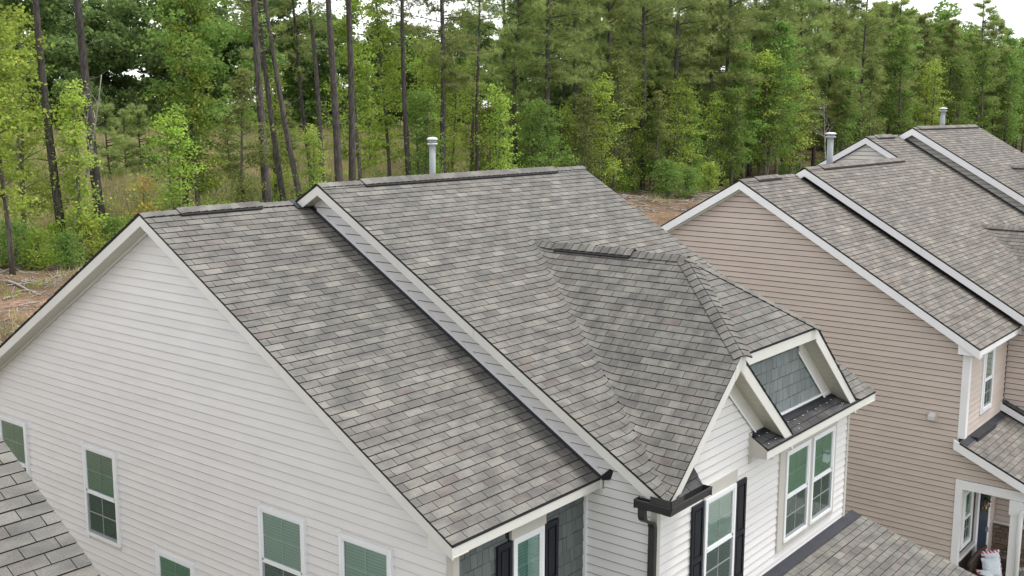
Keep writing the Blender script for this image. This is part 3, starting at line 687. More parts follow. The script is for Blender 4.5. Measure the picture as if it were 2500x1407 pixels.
one('splash_guard', lambda b: (b.box(2.652, 2.662, -7.11, -6.80, GT-.02, GT+.085), b.box(2.652, 2.96, -7.112, -7.102, GT-.02, GT+.085)), M['gutter'], house)
def bar(b, pts, hw, hd):
    """rectangular pipe along pts: hw along Y, hd along X"""
    k = len(b.v)
    for p in pts:
        for a, c in ((-1, -1), (1, -1), (1, 1), (-1, 1)): b.v.append((p[0]+a*hd, p[1]+c*hw, p[2]))
    for i in range(len(pts)-1):
        for j in range(4):
            j2 = (j+1) % 4; b.f.append([k+4*i+j, k+4*i+j2, k+4*i+4+j2, k+4*i+4+j]); b.mi.append(0)
one('downspout', lambda b: bar(b, [(2.735, -6.64, GB), (2.735, -6.64, GB-.12), (2.755, -6.642, GB-.17), (2.80, -6.645, GB-.21), (2.92, -6.65, GB-.25), (2.965, -6.652, GB-.29), (2.985, -6.652, GB-.35), (2.985, -6.652, -9.1)], .048, .034), M['gutter'], house)
one('downspout_joint', lambda b: b.box(2.948, 3.022, -6.703, -6.601, -4.21, -4.20), M['gutter'], house)
# front windows
window(house, (4.30, -6.66, -5.4), X, -Y, .915, 1.52, 'glass2')
one('window_header', lambda b: b.box(4.27, 5.27, -6.70, -6.662, -3.875, -3.69), M['beige'], house)
shutter(house, (3.945, -6.668, -5.43), X, -Y, .32, 1.545); shutter(house, (5.235, -6.668, -5.43), X, -Y, .32, 1.545)
one('window_casing', lambda b: (b.box(tw[0], 6.935, -6.70, -6.662, tw[2], tw[3]), b.box(7.85, 7.965, -6.699, -6.662, tw[2]+.1, tw[3]-.1), b.box(8.87, tw[1], -6.70, -6.662, tw[2], tw[3]),
    b.box(6.935, 8.87, -6.70, -6.662, tw[3]-.105, tw[3]), b.box(6.935, 8.87, -6.70, -6.662, tw[2], tw[2]+.1), b.box(tw[0]-.01, tw[1]+.02, -6.69, -6.662, tw[3], -3.59)), M['beige'], house)
window(house, (6.937, -6.662, -5.358), X, -Y, .911, 1.516, 'glass2'); window(house, (7.967, -6.662, -5.358), X, -Y, .901, 1.516, 'glass2')
# porch roof at the foot of the front wall
PS = .29; PL = math.hypot(1, PS); PZ0 = -5.70; PY1 = -9.3; px1 = 9.95
porch = one('porch_roof', lambda b: b.prism([(4.0, -6.665, PZ0), (px1, -6.665, PZ0), (px1, PY1, PZ0+PS*(PY1+6.665)), (4.0, PY1, PZ0+PS*(PY1+6.665))], (0, 0, -.04)), M['felt'], house)
R1.slope(porch, 'shingle', (4.0, PY1, PZ0+PS*(PY1+6.665)), X, (0, 1/PL, PS/PL), [[(0, 0), (px1-4.0, 0), (px1-4.0, 2.63*PL), (0, 2.63*PL)]], off=.2)
one('porch_flashing', lambda b: b.prism([(4.2, -6.86, PZ0-.195*PS+.014), (px1-.02, -6.86, PZ0-.195*PS+.014), (px1-.02, -6.68, PZ0+.012), (4.2, -6.68, PZ0+.012)], (0, 0, .01)), M['flash'], house)
one('porch_rake_board', lambda b: b.prism([(px1-.03, -6.67, PZ0-.01), (px1-.03, PY1, PZ0+PS*(PY1+6.665)-.01), (px1-.03, PY1, PZ0+PS*(PY1+6.665)-.2), (px1-.03, -6.67, PZ0-.2)], (.022, 0, 0)), M['cream'], house)
one('porch_beam', lambda b: b.box(4.3, 9.85, -9.15, -8.95, -6.75, -6.45), M['cream'], house)
one('porch_post', lambda b: b.box(9.65, 9.83, -9.13, -8.97, GZ, -6.75), M['wtrim'], house)
vent_pipe(house, (6.47, .35, BR_Z-.35*T7-.5), 1.35, .058)
R1.build(house, 300)

# ================================================================ near roof at the lower left
nb = thing('neighbour_house', (-8, -1, GZ), 'grey shingled roof edge of the nearest house at the lower left corner', 'house')
ND = 1.19; NX = -4.3; NE_Y = -7.2; NR_Y = -.6; nz = lambda y: ND+T7*y
R2 = Roof()
nroof = deck(nb, 'roof', [(-12, NE_Y, nz(NE_Y)), (NX-.008, NE_Y, nz(NE_Y)), (NX-.008, NR_Y, nz(NR_Y)), (-12, NR_Y, nz(NR_Y))])
nrear = deck(nb, 'rear_roof', [(-12, NR_Y, nz(NR_Y)), (NX-.008, NR_Y, nz(NR_Y)), (NX-.008, 6.0, nz(NR_Y)-T7*6.6), (-12, 6.0, nz(NR_Y)-T7*6.6)])
R2.slope(nroof, 'shingle', (-12, NE_Y, nz(NE_Y)), X, (0, C7, S7), [[(0, 0), (12+NX, 0), (12+NX, 6.6/C7), (0, 6.6/C7)]], off=.1)
R2.build(nb, 300)
one('house_core', lambda b: b.prism([(-11.7, -6.9, GZ), (-11.7, 5.7, GZ), (-11.7, 5.7, nz(NR_Y)-T7*6.3-.15), (-11.7, NR_Y, nz(NR_Y)-.15), (-11.7, -6.9, nz(-6.9)-.15)], (7.1, 0, 0)), M['white'], nb)
one('rake_board', lambda b: b.prism([(NX-.034, NE_Y, nz(NE_Y)-.012), (NX-.034, NR_Y, nz(NR_Y)-.012), (NX-.034, NR_Y, nz(NR_Y)-.18), (NX-.034, NE_Y, nz(NE_Y)-.18)], (.022, 0, 0)), M['cream'], nb)

# ================================================================ TAN HOUSE next door and the grey-sided house joined to it
tan = thing('tan_house', (19, 0, GZ), 'tan vinyl-sided house with white trim to the right of the white house', 'house')
R3 = Roof()
CD_ = 1.034; CRY = -1.988; zc3 = lambda y: CD_+T7*y; CRZ = zc3(CRY); CE_Y = -7.521; CE_Z = zc3(CE_Y); CX0, CX1 = 14.35, 17.6; CW = 14.6
DD_ = 1.38; DRY = -2.28; zd3 = lambda y: DD_+T7*y; DRZ = zd3(DRY); DE_Y = -8.25; DE_Z = zd3(DE_Y); DX0, DX1 = 17.3, 24.2
one('house_core', lambda b: (b.prism([(CW+.006, -7.245, GZ), (CW+.006, 4, GZ), (CW+.006, 4, CRZ-T7*5.99-.12), (CW+.006, CRY, CRZ-.14), (CW+.006, -7.245, zc3(-7.245)-.14)], (3.0, 0, 0)),
    b.prism([(17.61, -7.95, GZ), (17.61, 4, GZ), (17.61, 4, DRZ-T7*6.28-.12), (17.61, DRY, DRZ-.12), (17.61, -7.95, zd3(-7.95)-.12)], (6.6, 0, 0))), M['tan'], tan)
croof = deck(tan, 'lower_roof', [(CX0+.01, CE_Y, CE_Z), (CX1, CE_Y, CE_Z), (CX1, CRY, CRZ), (CX0+.01, CRY, CRZ)])
deck(tan, 'lower_roof_rear', [(CX0+.01, 4.2, CRZ-T7*6.188), (CX1, 4.2, CRZ-T7*6.188), (CX1, CRY, CRZ), (CX0+.01, CRY, CRZ)], mat='edge')
cl = (CRY-CE_Y)/C7
R3.slope(croof, 'shingle_tan', (CX0, CE_Y, CE_Z), X, (0, C7, S7), [[(0, 0), (CX1-CX0, 0), (CX1-CX0, cl-.02), (0, cl-.02)]], off=.05)
caps(croof, (CX0, CRY, CRZ), (15.15, CRY, CRZ), fd, rd, 'shingle_tan', w=.135); caps(croof, (16.25, CRY, CRZ), (17.3, CRY, CRZ), fd, rd, 'shingle_tan', w=.135)
ridge_vent(croof, (15.1, CRY, CRZ), (16.3, CRY, CRZ), fd, rd, .17, 'shingle_tan')
rake(tan, CX0+.012, 0, (CRY, CRZ), (CE_Y, CE_Z), h=.215, mat='wtrim'); rake(tan, CX0+.012, 0, (CRY, CRZ), (4.2, CRZ-T7*6.188), h=.215, mat='wtrim')
rake_soffit(tan, CX0+.034, CW, (CRY, CRZ), (CE_Y, CE_Z), .20, 'soffw'); rake_soffit(tan, CX0+.034, CW, (CRY, CRZ), (4.2, CRZ-T7*6.188), .20, 'soffw')
one('frieze_channel', lambda b: b.prism([(CW-.03, CRY, CRZ-.20), (CW-.03, 4.0, CRZ-.20-5.988*T7), (CW-.03, 4.0, CRZ-.245-5.988*T7), (CW-.03, CRY, CRZ-.245)], (.02, 0, 0)), M['cream'], tan)
one('eave_fascia', lambda b: b.box(CX0+.012, 17.58, CE_Y+.005, CE_Y+.027, CE_Z-.16, CE_Z-.012), M['wtrim'], tan)
one('eave_soffit', lambda b: b.box(CX0+.05, 17.57, CE_Y+.03, -7.25, CE_Z-.155, CE_Z-.142), M['soffw'], tan)
one('eave_return', lambda b: b.prism([(CX0+.036, CE_Y+.03, CE_Z-.165), (CX0+.036, -7.08, CE_Z-.165), (CX0+.036, -7.08, CE_Z+.06), (CX0+.036, CE_Y+.03, CE_Z-.10)], (.21, 0, 0)), M['wtrim'], tan)
tw_ = one('side_wall', lambda b: b.prism([(CW+.001, -7.245, GZ), (CW+.001, 4, GZ), (CW+.001, 4, CRZ-T7*5.99-.2), (CW+.001, CRY, CRZ-.2), (CW+.001, -7.245, zc3(-7.245)-.2)], (.004, 0, 0)), M['lap_shade_tan'], tan)
siding(tw_, M['tan'], (CW, 0, 0), Y, -X, [(-7.16, -9.0), (3.9, -9.0), (3.9, CRZ-.25-T7*5.89), (CRY, CRZ-.25), (-7.16, zc3(-7.16)-.25)], -2.804)
one('corner_trim', lambda b: (b.box(CW-.035, CW+.01, -7.285, -7.14, -5.35, CE_Z-.17), b.box(CW+.011, CW+.12, -7.285, -7.25, -5.35, CE_Z-.165)), M['wtrim'], tan)
dv = one('dryer_vent', lambda b: b.box(CW-.035, CW-.018, -6.71, -6.49, -5.09, -4.87), M['tan'], tan)
one('vent_hood', lambda b: (b.prism([(CW-.036, -6.665, -4.89), (CW-.14, -6.665, -4.95), (CW-.14, -6.665, -5.03), (CW-.036, -6.665, -5.05)], (0, .13, 0))), M['pvc'], dv)
fw_ = one('front_wall', lambda b: b.box(CW+.01, 17.61, -7.249, -7.246, GZ, CE_Z-.14), M['lap_shade_tan'], tan)
siding(fw_, M['tan'], (0, -7.25, 0), X, -Y, [(CW+.125, -5.4), (17.55, -5.4), (17.55, CE_Z-.16), (CW+.125, CE_Z-.16)], -2.804, [(15.62, 16.46, -5.1, -3.5)])
siding(fw_, M['tan'], (0, -7.25, 0), X, -Y, [(CW+.125, -8.9), (17.55, -8.9), (17.55, -6.2), (CW+.125, -6.2)], -2.804, [(14.8, 17.2, -9.2, -6.4)])
one('window_casing', lambda b: (b.box(15.62, 15.70, -7.29, -7.252, -5.06, -3.55), b.box(16.38, 16.46, -7.29, -7.252, -5.06, -3.55), b.box(15.70, 16.38, -7.29, -7.252, -3.63, -3.55), b.box(15.70, 16.38, -7.29, -7.252, -5.06, -4.98)), M['wtrim'], tan)
window(tan, (15.70, -7.252, -4.98), X, -Y, .68, 1.35, 'glass2')
# taller part
droof = deck(tan, 'upper_roof', [(DX0+.01, DE_Y, DE_Z), (DX1, DE_Y, DE_Z), (DX1, DRY, DRZ), (DX0+.01, DRY, DRZ)])
deck(tan, 'upper_roof_rear', [(DX0+.01, 4.2, DRZ-T7*6.48), (DX1, 4.2, DRZ-T7*6.48), (DX1, DRY, DRZ), (DX0+.01, DRY, DRZ)], mat='edge')
dl = (DRY-DE_Y)/C7
DGX, DGZ = 22.3+3.1-2.9, -1.62    # cross gable of the taller part
DGX = 22.45
zdc = lambda x: DGZ-CM*abs(x-DGX)
dcy0 = (DGZ-DD_)/T7; dfx = (DGZ-DE_Z)/CM
near3 = lambda p: p.y < dcy0+.4 and abs(zd3(p.y)-zdc(p.x)) < .36
zf3 = lambda p: smax(zd3(p.y), zdc(p.x))
w3 = DX1-DX0; vd = lambda y: (y-DE_Y)/C7; va3 = vd(dcy0); vr3 = dl-.02
full3 = [[(0, 0), (w3, 0), (w3, vr3), (0, vr3)]]
left3 = [(0, 0), (DGX-dfx-DX0, 0), (DGX-DX0, va3), (DGX-DX0, vr3), (0, vr3)]; right3 = [(DGX-DX0, va3), (w3, max(0, va3-(w3-(DGX-DX0))*CM/S7*1.0)), (w3, vr3), (DGX-DX0, vr3)]
R3.slope(droof, 'shingle_tan', (DX0, DE_Y, DE_Z), X, (0, C7, S7), full3, pick=lambda v: full3 if v > va3+.01 else [left3, right3], zfun=zf3, near=near3, off=.2)
dcross = one('cross_gable_roof', lambda b: b.prism([(DGX, dcy0, DGZ), (DGX, DE_Y-.5, DGZ), (DGX-dfx, DE_Y-.5, DE_Z), (DGX-dfx, DE_Y, DE_Z)], (0, 0, -.03)), M['felt'], tan)
R3.slope(dcross, 'shingle_tan', (DGX-dfx, 0, DE_Z), -Y, (CC, 0, CS), [[(-dcy0, dfx/CC-.012), (-DE_Y+.5, dfx/CC-.012), (-DE_Y+.5, 0), (-DE_Y, 0)]], zfun=zf3, near=near3, off=.1)
caps(dcross, (DGX, dcy0-.02, DGZ+.03), (DGX, DE_Y-.4, DGZ), ld, rr_, 'shingle_tan', w=.145)
caps(droof, (DX0, DRY, DRZ), (18.2, DRY, DRZ), fd, rd, 'shingle_tan', w=.135)
ridge_vent(droof, (18.15, DRY, DRZ), (DX1-.05, DRY, DRZ), fd, rd, .2, 'shingle_tan')
rake(tan, DX0+.012, 0, (DRY, DRZ), (DE_Y, DE_Z), h=.215, mat='wtrim'); rake(tan, DX0+.012, 0, (DRY, DRZ), (DRY+.6, DRZ-.6*T7), h=.215, mat='wtrim')
rake(tan, DX0+.012, 0, (DRY+.6, DRZ-.6*T7), (4.2, DRZ-T7*6.48), h=.215, mat='wtrim')
rake_soffit(tan, DX0+.034, 17.6, (DRY, DRZ), (DE_Y, DE_Z), .20, 'soffw'); rake_soffit(tan, DX0+.034, 17.6, (DRY, DRZ), (4.2, DRZ-T7*6.48), .20, 'soffw')
sw = one('step_wall', lambda b: b.prism([(17.602, -7.95, GZ), (17.602, -7.25, GZ), (17.602, -7.25, zc3(-7.25)), (17.602, DRY+.5, CRZ-.3), (17.602, DRY, DRZ-.15), (17.602, -7.95, zd3(-7.95)-.15)], (.004, 0, 0)), M['lap_shade_tan'], tan)
siding(sw, M['tan'], (17.602, 0, 0), Y, -X, [(-7.9, -5.6), (-7.27, -5.6), (-7.27, zd3(-7.27)-.22), (-7.9, zd3(-7.9)-.22)], -2.804)
siding(sw, M['tan'], (17.602, 0, 0), Y, -X, [(-7.27, zc3(-7.27)+.05), (CRY-.3, zc3(CRY-.3)+.05), (CRY-.3, zd3(CRY-.3)-.22), (-7.27, zd3(-7.27)-.22)], -2.804)
siding(sw, M['tan'], (17.602, 0, 0), Y, -X, [(-7.9, -8.05), (-7.25, -8.05), (-7.25, -6.2), (-7.9, -6.2)], -2.804)
one('eave_end_trim', lambda b: b.box(17.50, 17.58, CE_Y-.02, CE_Y+.004, CE_Z-.19, CE_Z), M['wtrim'], tan)
one('step_flashing', lambda b: b.prism([(17.50, CE_Y, CE_Z+.013), (17.50, CRY-.05, zc3(CRY-.05)+.013), (17.50, CRY-.05, zc3(CRY-.05)+.02), (17.50, CE_Y, CE_Z+.02)], (.1, 0, 0)), M['flash'], tan)
# porch of the tan house
PCS = .455; pcz = lambda y: -5.38+PCS*(y+7.29); PCL = math.hypot(1, PCS); PCY = -9.05
proof = one('porch_roof', lambda b: b.prism([(14.31, -7.26, pcz(-7.26)), (17.58, -7.26, pcz(-7.26)), (17.58, PCY, pcz(PCY)), (14.31, PCY, pcz(PCY))], (0, 0, -.04)), M['felt'], tan)
R3.slope(proof, 'shingle_tan', (14.3, PCY, pcz(PCY)), X, (0, 1/PCL, PCS/PCL), [[(0, 0), (3.28, 0), (3.28, (-7.26-PCY)*PCL), (0, (-7.26-PCY)*PCL)]], off=.1)
one('porch_flashing', lambda b: (b.prism([(14.33, -7.42, pcz(-7.42)+.014), (17.55, -7.42, pcz(-7.42)+.014), (17.55, -7.27, pcz(-7.27)+.012), (14.33, -7.27, pcz(-7.27)+.012)], (0, 0, .012)), b.box(14.9, 16.3, -7.47, -7.30, -5.50, -5.36)), M['flash'], tan)
one('porch_rake_board', lambda b: b.prism([(14.312, -7.14, pcz(-7.14)-.012), (14.312, PCY, pcz(PCY)-.012), (14.312, PCY, pcz(PCY)-.22), (14.312, -7.14, pcz(-7.14)-.22)], (.022, 0, 0)), M['wtrim'], tan)
pg = one('porch_gable_wall', lambda b: b.prism([(CW+.001, -7.2, -6.24), (CW+.001, -8.72, -6.24), (CW+.001, -7.2, pcz(-7.2)-.1)], (.1, 0, 0)), M['lap_shade_tan'], tan)
siding(pg, M['tan'], (CW, 0, 0), Y, -X, [(-8.72, -6.243), (-7.16, -6.243), (-7.16, pcz(-7.16)-.2), (-8.72, -6.235)], -2.804)
one('porch_pilaster', lambda b: b.box(CW-.04, CW+.10, -7.31, -7.17, GZ, -6.24), M['wtrim'], tan)
one('porch_beam', lambda b: b.box(CW-.045, CW+.12, -8.98, -7.17, -6.44, -6.245), M['wtrim'], tan)
pp = one('porch_post', lambda b: (b.box(CW-.06, CW+.13, -8.50, -8.30, GZ, -6.445), b.box(CW-.085, CW+.155, -8.53, -8.27, -6.75, -6.447)), M['wtrim'], tan)
one('porch_downspout', lambda b: b.tube([(CW-.11, -8.75, -6.62), (CW-.12, -8.65, -6.60), (CW-.12, -8.56, -6.62), (CW-.12, -8.52, -6.70), (CW-.12, -8.51, -6.85), (CW-.12, -8.51, -9.1)], .05, 10), M['wtrim'], tan, True)
one('porch_floor', lambda b: b.box(CW-.1, 17.6, -9.7, -7.25, GZ-.05, -9.02), M['concrete'], tan)
one('window_casing', lambda b: (b.box(14.80, 14.88, -7.30, -7.252, -7.90, -6.52), b.box(15.48, 15.56, -7.30, -7.252, -7.90, -6.52), b.box(14.88, 15.48, -7.30, -7.252, -6.60, -6.52), b.box(14.88, 15.48, -7.30, -7.252, -7.90, -7.82)), M['wtrim'], tan)
window(tan, (14.88, -7.252, -7.82), X, -Y, .60, 1.22, 'glass2')
one('wall_ledge', lambda b: b.box(CW+.1, 15.85, -7.33, -7.252, -8.10, -8.02), M['cream'], tan)
dr = one('front_door', lambda b: b.box(16.05, 16.85, -7.30, -7.262, -9.0, -6.75), M['navy'], tan)
one('door_handle', lambda b: b.box(16.72, 16.76, -7.36, -7.30, -8.05, -7.95), M['galv'], dr)
one('door_casing', lambda b: (b.box(15.90, 16.045, -7.31, -7.252, -9.0, -6.60), b.box(16.855, 17.0, -7.31, -7.252, -9.0, -6.60), b.box(16.045, 16.855, -7.31, -7.252, -6.745, -6.60)), M['wtrim'], tan)
# ledge stone on the porch side wall
stw = one('stone_wall', lambda b: b.box(17.52, 17.601, -9.6, -7.262, GZ, -8.06), M['mortar'], tan)
z = -9.0
while z < -8.10:
    hh = random.choice((.07, .09, .12)); y = -9.55
    while y < -7.28:
        ww = random.uniform(.16, .42); y1 = min(y+ww, -7.27)
        if y1-y > .05:
            one('stone', lambda b: b.box(17.52-random.uniform(.015, .05), 17.519, y+.006, y1-.006, z+.006, min(z+hh, -8.07)-.006), M['stone'], stw)
        y += ww
    z += hh
one('stone_cap', lambda b: b.box(17.44, 17.60, -9.6, -7.262, -8.058, -8.01), M['cream'], tan)
# second lower roof on the far side
pr2 = lambda y: -5.06+PCS*(y+7.15)
proof2 = one('far_porch_roof', lambda b: b.prism([(17.35, -7.30, pr2(-7.30)), (21, -7.30, pr2(-7.30)), (21, -9.8, pr2(-9.8)), (17.35, -9.8, pr2(-9.8))], (0, 0, -.04)), M['felt'], tan)
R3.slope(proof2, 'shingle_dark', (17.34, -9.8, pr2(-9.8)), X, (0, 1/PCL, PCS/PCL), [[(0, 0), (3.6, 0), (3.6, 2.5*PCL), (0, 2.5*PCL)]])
one('far_porch_rake_board', lambda b: b.prism([(17.352, -7.15, pr2(-7.15)-.012), (17.352, -9.8, pr2(-9.8)-.012), (17.352, -9.8, pr2(-9.8)-.20), (17.352, -7.15, pr2(-7.15)-.20)], (.022, 0, 0)), M['wtrim'], tan)
vent_pipe(tan, (20.52, -1.6, -.55), 1.42, .085)
R3.build(tan, 300)

gh = thing('grey_house', (29, 0, GZ), 'farther house with pale grey gable siding joined behind the tan house', 'house')
R4 = Roof()
EX0, EX1 = 24.2, 27.12; ERY = -1.19; ERZ = zd3(ERY)
FD_ = 1.93; FRY = -1.70; zf4 = lambda y: FD_+T7*y; FRZ = zf4(FRY); FX_0, FX_1 = 26.82, 33.8; FE_Y = -8.3
one('house_core', lambda b: (b.prism([(24.35, -7.9, GZ), (24.35, 5, GZ), (24.35, 5, ERZ-T7*6.19-.12), (24.35, ERY, ERZ-.12), (24.35, -7.9, zd3(-7.9)-.12)], (2.8, 0, 0)),
    b.prism([(27.13, -7.9, GZ), (27.13, 5, GZ), (27.13, 5, FRZ-T7*6.7-.12), (27.13, FRY, FRZ-.12), (27.13, -7.9, zf4(-7.9)-.12)], (6.5, 0, 0))), M['grey'], gh)
eroof = deck(gh, 'lower_roof', [(EX0+.01, DE_Y, DE_Z), (EX1, DE_Y, DE_Z), (EX1, ERY, ERZ), (EX0+.01, ERY, ERZ)])
deck(gh, 'lower_roof_rear', [(EX0+.01, 5.2, ERZ-T7*6.39), (EX1, 5.2, ERZ-T7*6.39), (EX1, ERY, ERZ), (EX0+.01, ERY, ERZ)], mat='edge')
R4.slope(eroof, 'shingle_tan', (EX0, DE_Y, DE_Z), X, (0, C7, S7), [[(0, 0), (EX1-EX0, 0), (EX1-EX0, (ERY-DE_Y)/C7-.02), (0, (ERY-DE_Y)/C7-.02)]], off=.12)
caps(eroof, (EX0, ERY, ERZ), (24.9, ERY, ERZ), fd, rd, 'shingle_tan', w=.135); caps(eroof, (26.2, ERY, ERZ), (26.9, ERY, ERZ), fd, rd, 'shingle_tan', w=.135)
ridge_vent(eroof, (24.85, ERY, ERZ), (26.25, ERY, ERZ), fd, rd, .2, 'shingle_tan')
rake(gh, EX0+.012, 0, (ERY, ERZ), (DRY-.1, zd3(DRY-.1)), h=.215, mat='wtrim'); rake(gh, EX0+.012, 0, (ERY, ERZ), (5.2, ERZ-T7*6.39), h=.215, mat='wtrim')
rake_soffit(gh, EX0+.034, 24.35, (ERY, ERZ), (5.2, ERZ-T7*6.39), .20, 'soffw')
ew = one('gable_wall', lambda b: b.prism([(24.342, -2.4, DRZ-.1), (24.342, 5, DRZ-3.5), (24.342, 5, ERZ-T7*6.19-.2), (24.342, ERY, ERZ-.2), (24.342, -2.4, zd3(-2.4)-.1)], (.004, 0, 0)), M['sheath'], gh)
siding(ew, M['cream_sid'], (24.342, 0, 0), Y, -X, [(-2.25, -.20), (3.0, -3.2), (3.0, ERZ-.25-T7*4.19), (ERY, ERZ-.25), (-2.25, -.18)], -2.804)
froof = deck(gh, 'upper_roof', [(FX_0+.01, FE_Y, zf4(FE_Y)), (FX_1-.01, FE_Y, zf4(FE_Y)), (FX_1-.01, FRY, FRZ), (FX_0+.01, FRY, FRZ)])
deck(gh, 'upper_roof_rear', [(FX_0+.01, 5, FRZ-T7*6.7), (FX_1-.01, 5, FRZ-T7*6.7), (FX_1-.01, FRY, FRZ), (FX_0+.01, FRY, FRZ)], mat='edge')
FGX, FGZ = 30.0, -.33
zfc = lambda x: FGZ-CM*abs(x-FGX)
fcy0 = (FGZ-FD_)/T7
near4 = lambda p: p.y < fcy0+.4 and abs(zf4(p.y)-zfc(p.x)) < .36
zf5 = lambda p: smax(zf4(p.y), zfc(p.x))
R4.slope(froof, 'shingle_tan', (FX_0, FE_Y, zf4(FE_Y)), X, (0, C7, S7), [[(0, 0), (FX_1-FX_0, 0), (FX_1-FX_0, (FRY-FE_Y)/C7-.02), (0, (FRY-FE_Y)/C7-.02)]])
fcross = one('cross_gable_roof', lambda b: b.prism([(FGX, fcy0, FGZ), (FGX, -8.0, FGZ), (FGX-3.2, -8.0, FGZ-3.2*CM)], (0, 0, -.03)), M['felt'], gh)
R4.slope(fcross, 'shingle_tan', (FGX-3.2, 0, FGZ-3.2*CM), -Y, (CC, 0, CS), [[(-fcy0, 3.2/CC), (8.0, 3.2/CC), (8.0, 0)]])
caps(fcross, (FGX, fcy0, FGZ+.03), (FGX, -7.9, FGZ), ld, rr_, 'shingle_tan', w=.145)
caps(froof, (FX_0, FRY, FRZ), (27.25, FRY, FRZ), fd, rd, 'shingle_tan', w=.135)
ridge_vent(froof, (27.2, FRY, FRZ), (33.5, FRY, FRZ), fd, rd, .2, 'shingle_tan')
rake(gh, FX_0+.012, 0, (FRY, FRZ), (FE_Y, zf4(FE_Y)), h=.24, mat='wtrim'); rake(gh, FX_0+.012, 0, (FRY, FRZ), (5, FRZ-T7*6.7), h=.24, mat='wtrim')
rake_soffit(gh, FX_0+.034, 27.13, (FRY, FRZ), (FE_Y, zf4(FE_Y)), .22, 'soffw'); rake_soffit(gh, FX_0+.034, 27.13, (FRY, FRZ), (5, FRZ-T7*6.7), .22, 'soffw')
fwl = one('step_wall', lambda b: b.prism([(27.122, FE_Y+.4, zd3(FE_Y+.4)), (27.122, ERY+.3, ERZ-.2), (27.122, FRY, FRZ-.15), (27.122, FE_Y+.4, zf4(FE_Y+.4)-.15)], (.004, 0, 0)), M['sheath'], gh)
siding(fwl, M['grey'], (27.122, 0, 0), Y, -X, [(-7.8, zd3(-7.8)+.04), (ERY-.05, zd3(ERY-.05)+.04), (FRY, FRZ-.27), (-7.8, zf4(-7.8)-.27)], -2.804)
one('step_flashing', lambda b: b.prism([(27.02, -8, zd3(-8)+.013), (27.02, ERY, ERZ+.013), (27.02, ERY, ERZ+.022), (27.02, -8, zd3(-8)+.022)], (.1, 0, 0)), M['flash'], gh)
vent_pipe(gh, (32.75, -.8, FRZ-.55), 1.20, .085)
R4.build(gh, 0)

# a sliver of the last house at the right edge
lh = thing('last_house', (48, 0, GZ), 'sliver of tan gable and white rake of the last house at the right edge', 'house')
LX = 41.0; LRY = -4.2; LRZ = 1.05
one('house_core', lambda b: b.prism([(LX+.3, -9, GZ), (LX+.3, 3, GZ), (LX+.3, 3, LRZ-T7*7.2-.12), (LX+.3, LRY, LRZ-.12), (LX+.3, -9, LRZ-T7*4.8-.12)], (7, 0, 0)), M['tan'], lh)
deck(lh, 'roof', [(LX, -9.3, LRZ-T7*5.1), (LX+7.5, -9.3, LRZ-T7*5.1), (LX+7.5, LRY, LRZ), (LX, LRY, LRZ)], mat='shingle_tan'); deck(lh, 'rear_roof', [(LX, 3.3, LRZ-T7*7.5), (LX+7.5, 3.3, LRZ-T7*7.5), (LX+7.5, LRY, LRZ), (LX, LRY, LRZ)], mat='shingle_tan')
rake(lh, LX+.012, 0, (LRY, LRZ), (3.3, LRZ-T7*7.5), h=.26, mat='wtrim'); rake(lh, LX+.012, 0, (LRY, LRZ), (-9.3, LRZ-T7*5.1), h=.26, mat='wtrim')
lw_ = one('gable_wall', lambda b: b.prism([(LX+.292, -9, GZ), (LX+.292, 3, GZ), (LX+.292, 3, LRZ-T7*7.2-.2), (LX+.292, LRY, LRZ-.2), (LX+.292, -9, LRZ-T7*4.8-.2)], (.004, 0, 0)), M['tan'], lh)
siding(lw_, M['tan'], (LX+.29, 0, 0), Y, -X, [(-6, -3.5), (2.9, -3.5), (LRY, LRZ-.3), (-6, LRZ-T7*1.8-.3)], -2.804)

# ---- things on the porch
bench = thing('porch_bench', (15.3, -7.75, -9.02), 'dark slatted wooden bench with cushions on the tan house porch', 'bench')
one('seat', lambda b: [b.box(14.75, 16.05, -7.98+k*.09, -7.90+k*.09, -8.60, -8.57) for k in range(5)], M['wood'], bench)
for k in range(13):
    one('back_slat', lambda b: b.box(14.80+k*.097, 14.86+k*.097, -7.52, -7.495, -8.56, -8.12-.10*abs(k-6)/6), M['wood'], bench)
one('back_rail', lambda b: [b.prism([(14.75+k*.13, -7.53, -8.18+.07*math.sin(math.pi*k/10)), (14.88+k*.13, -7.53, -8.18+.07*math.sin(math.pi*(k+1)/10)), (14.88+k*.13, -7.53, -8.10+.07*math.sin(math.pi*(k+1)/10)), (14.75+k*.13, -7.53, -8.10+.07*math.sin(math.pi*k/10))], (0, .05, 0)) for k in range(10)], M['wood'], bench)
for xx in (14.77, 15.98):
    for yy in (-7.97, -7.53): one('leg', lambda b: b.box(xx, xx+.06, yy, yy+.06, -9.02, -8.60 if yy > -7.6 else -8.36), M['wood'], bench)
    one('arm', lambda b: b.box(xx-.02, xx+.08, -8.0, -7.46, -8.36, -8.33), M['wood'], bench)
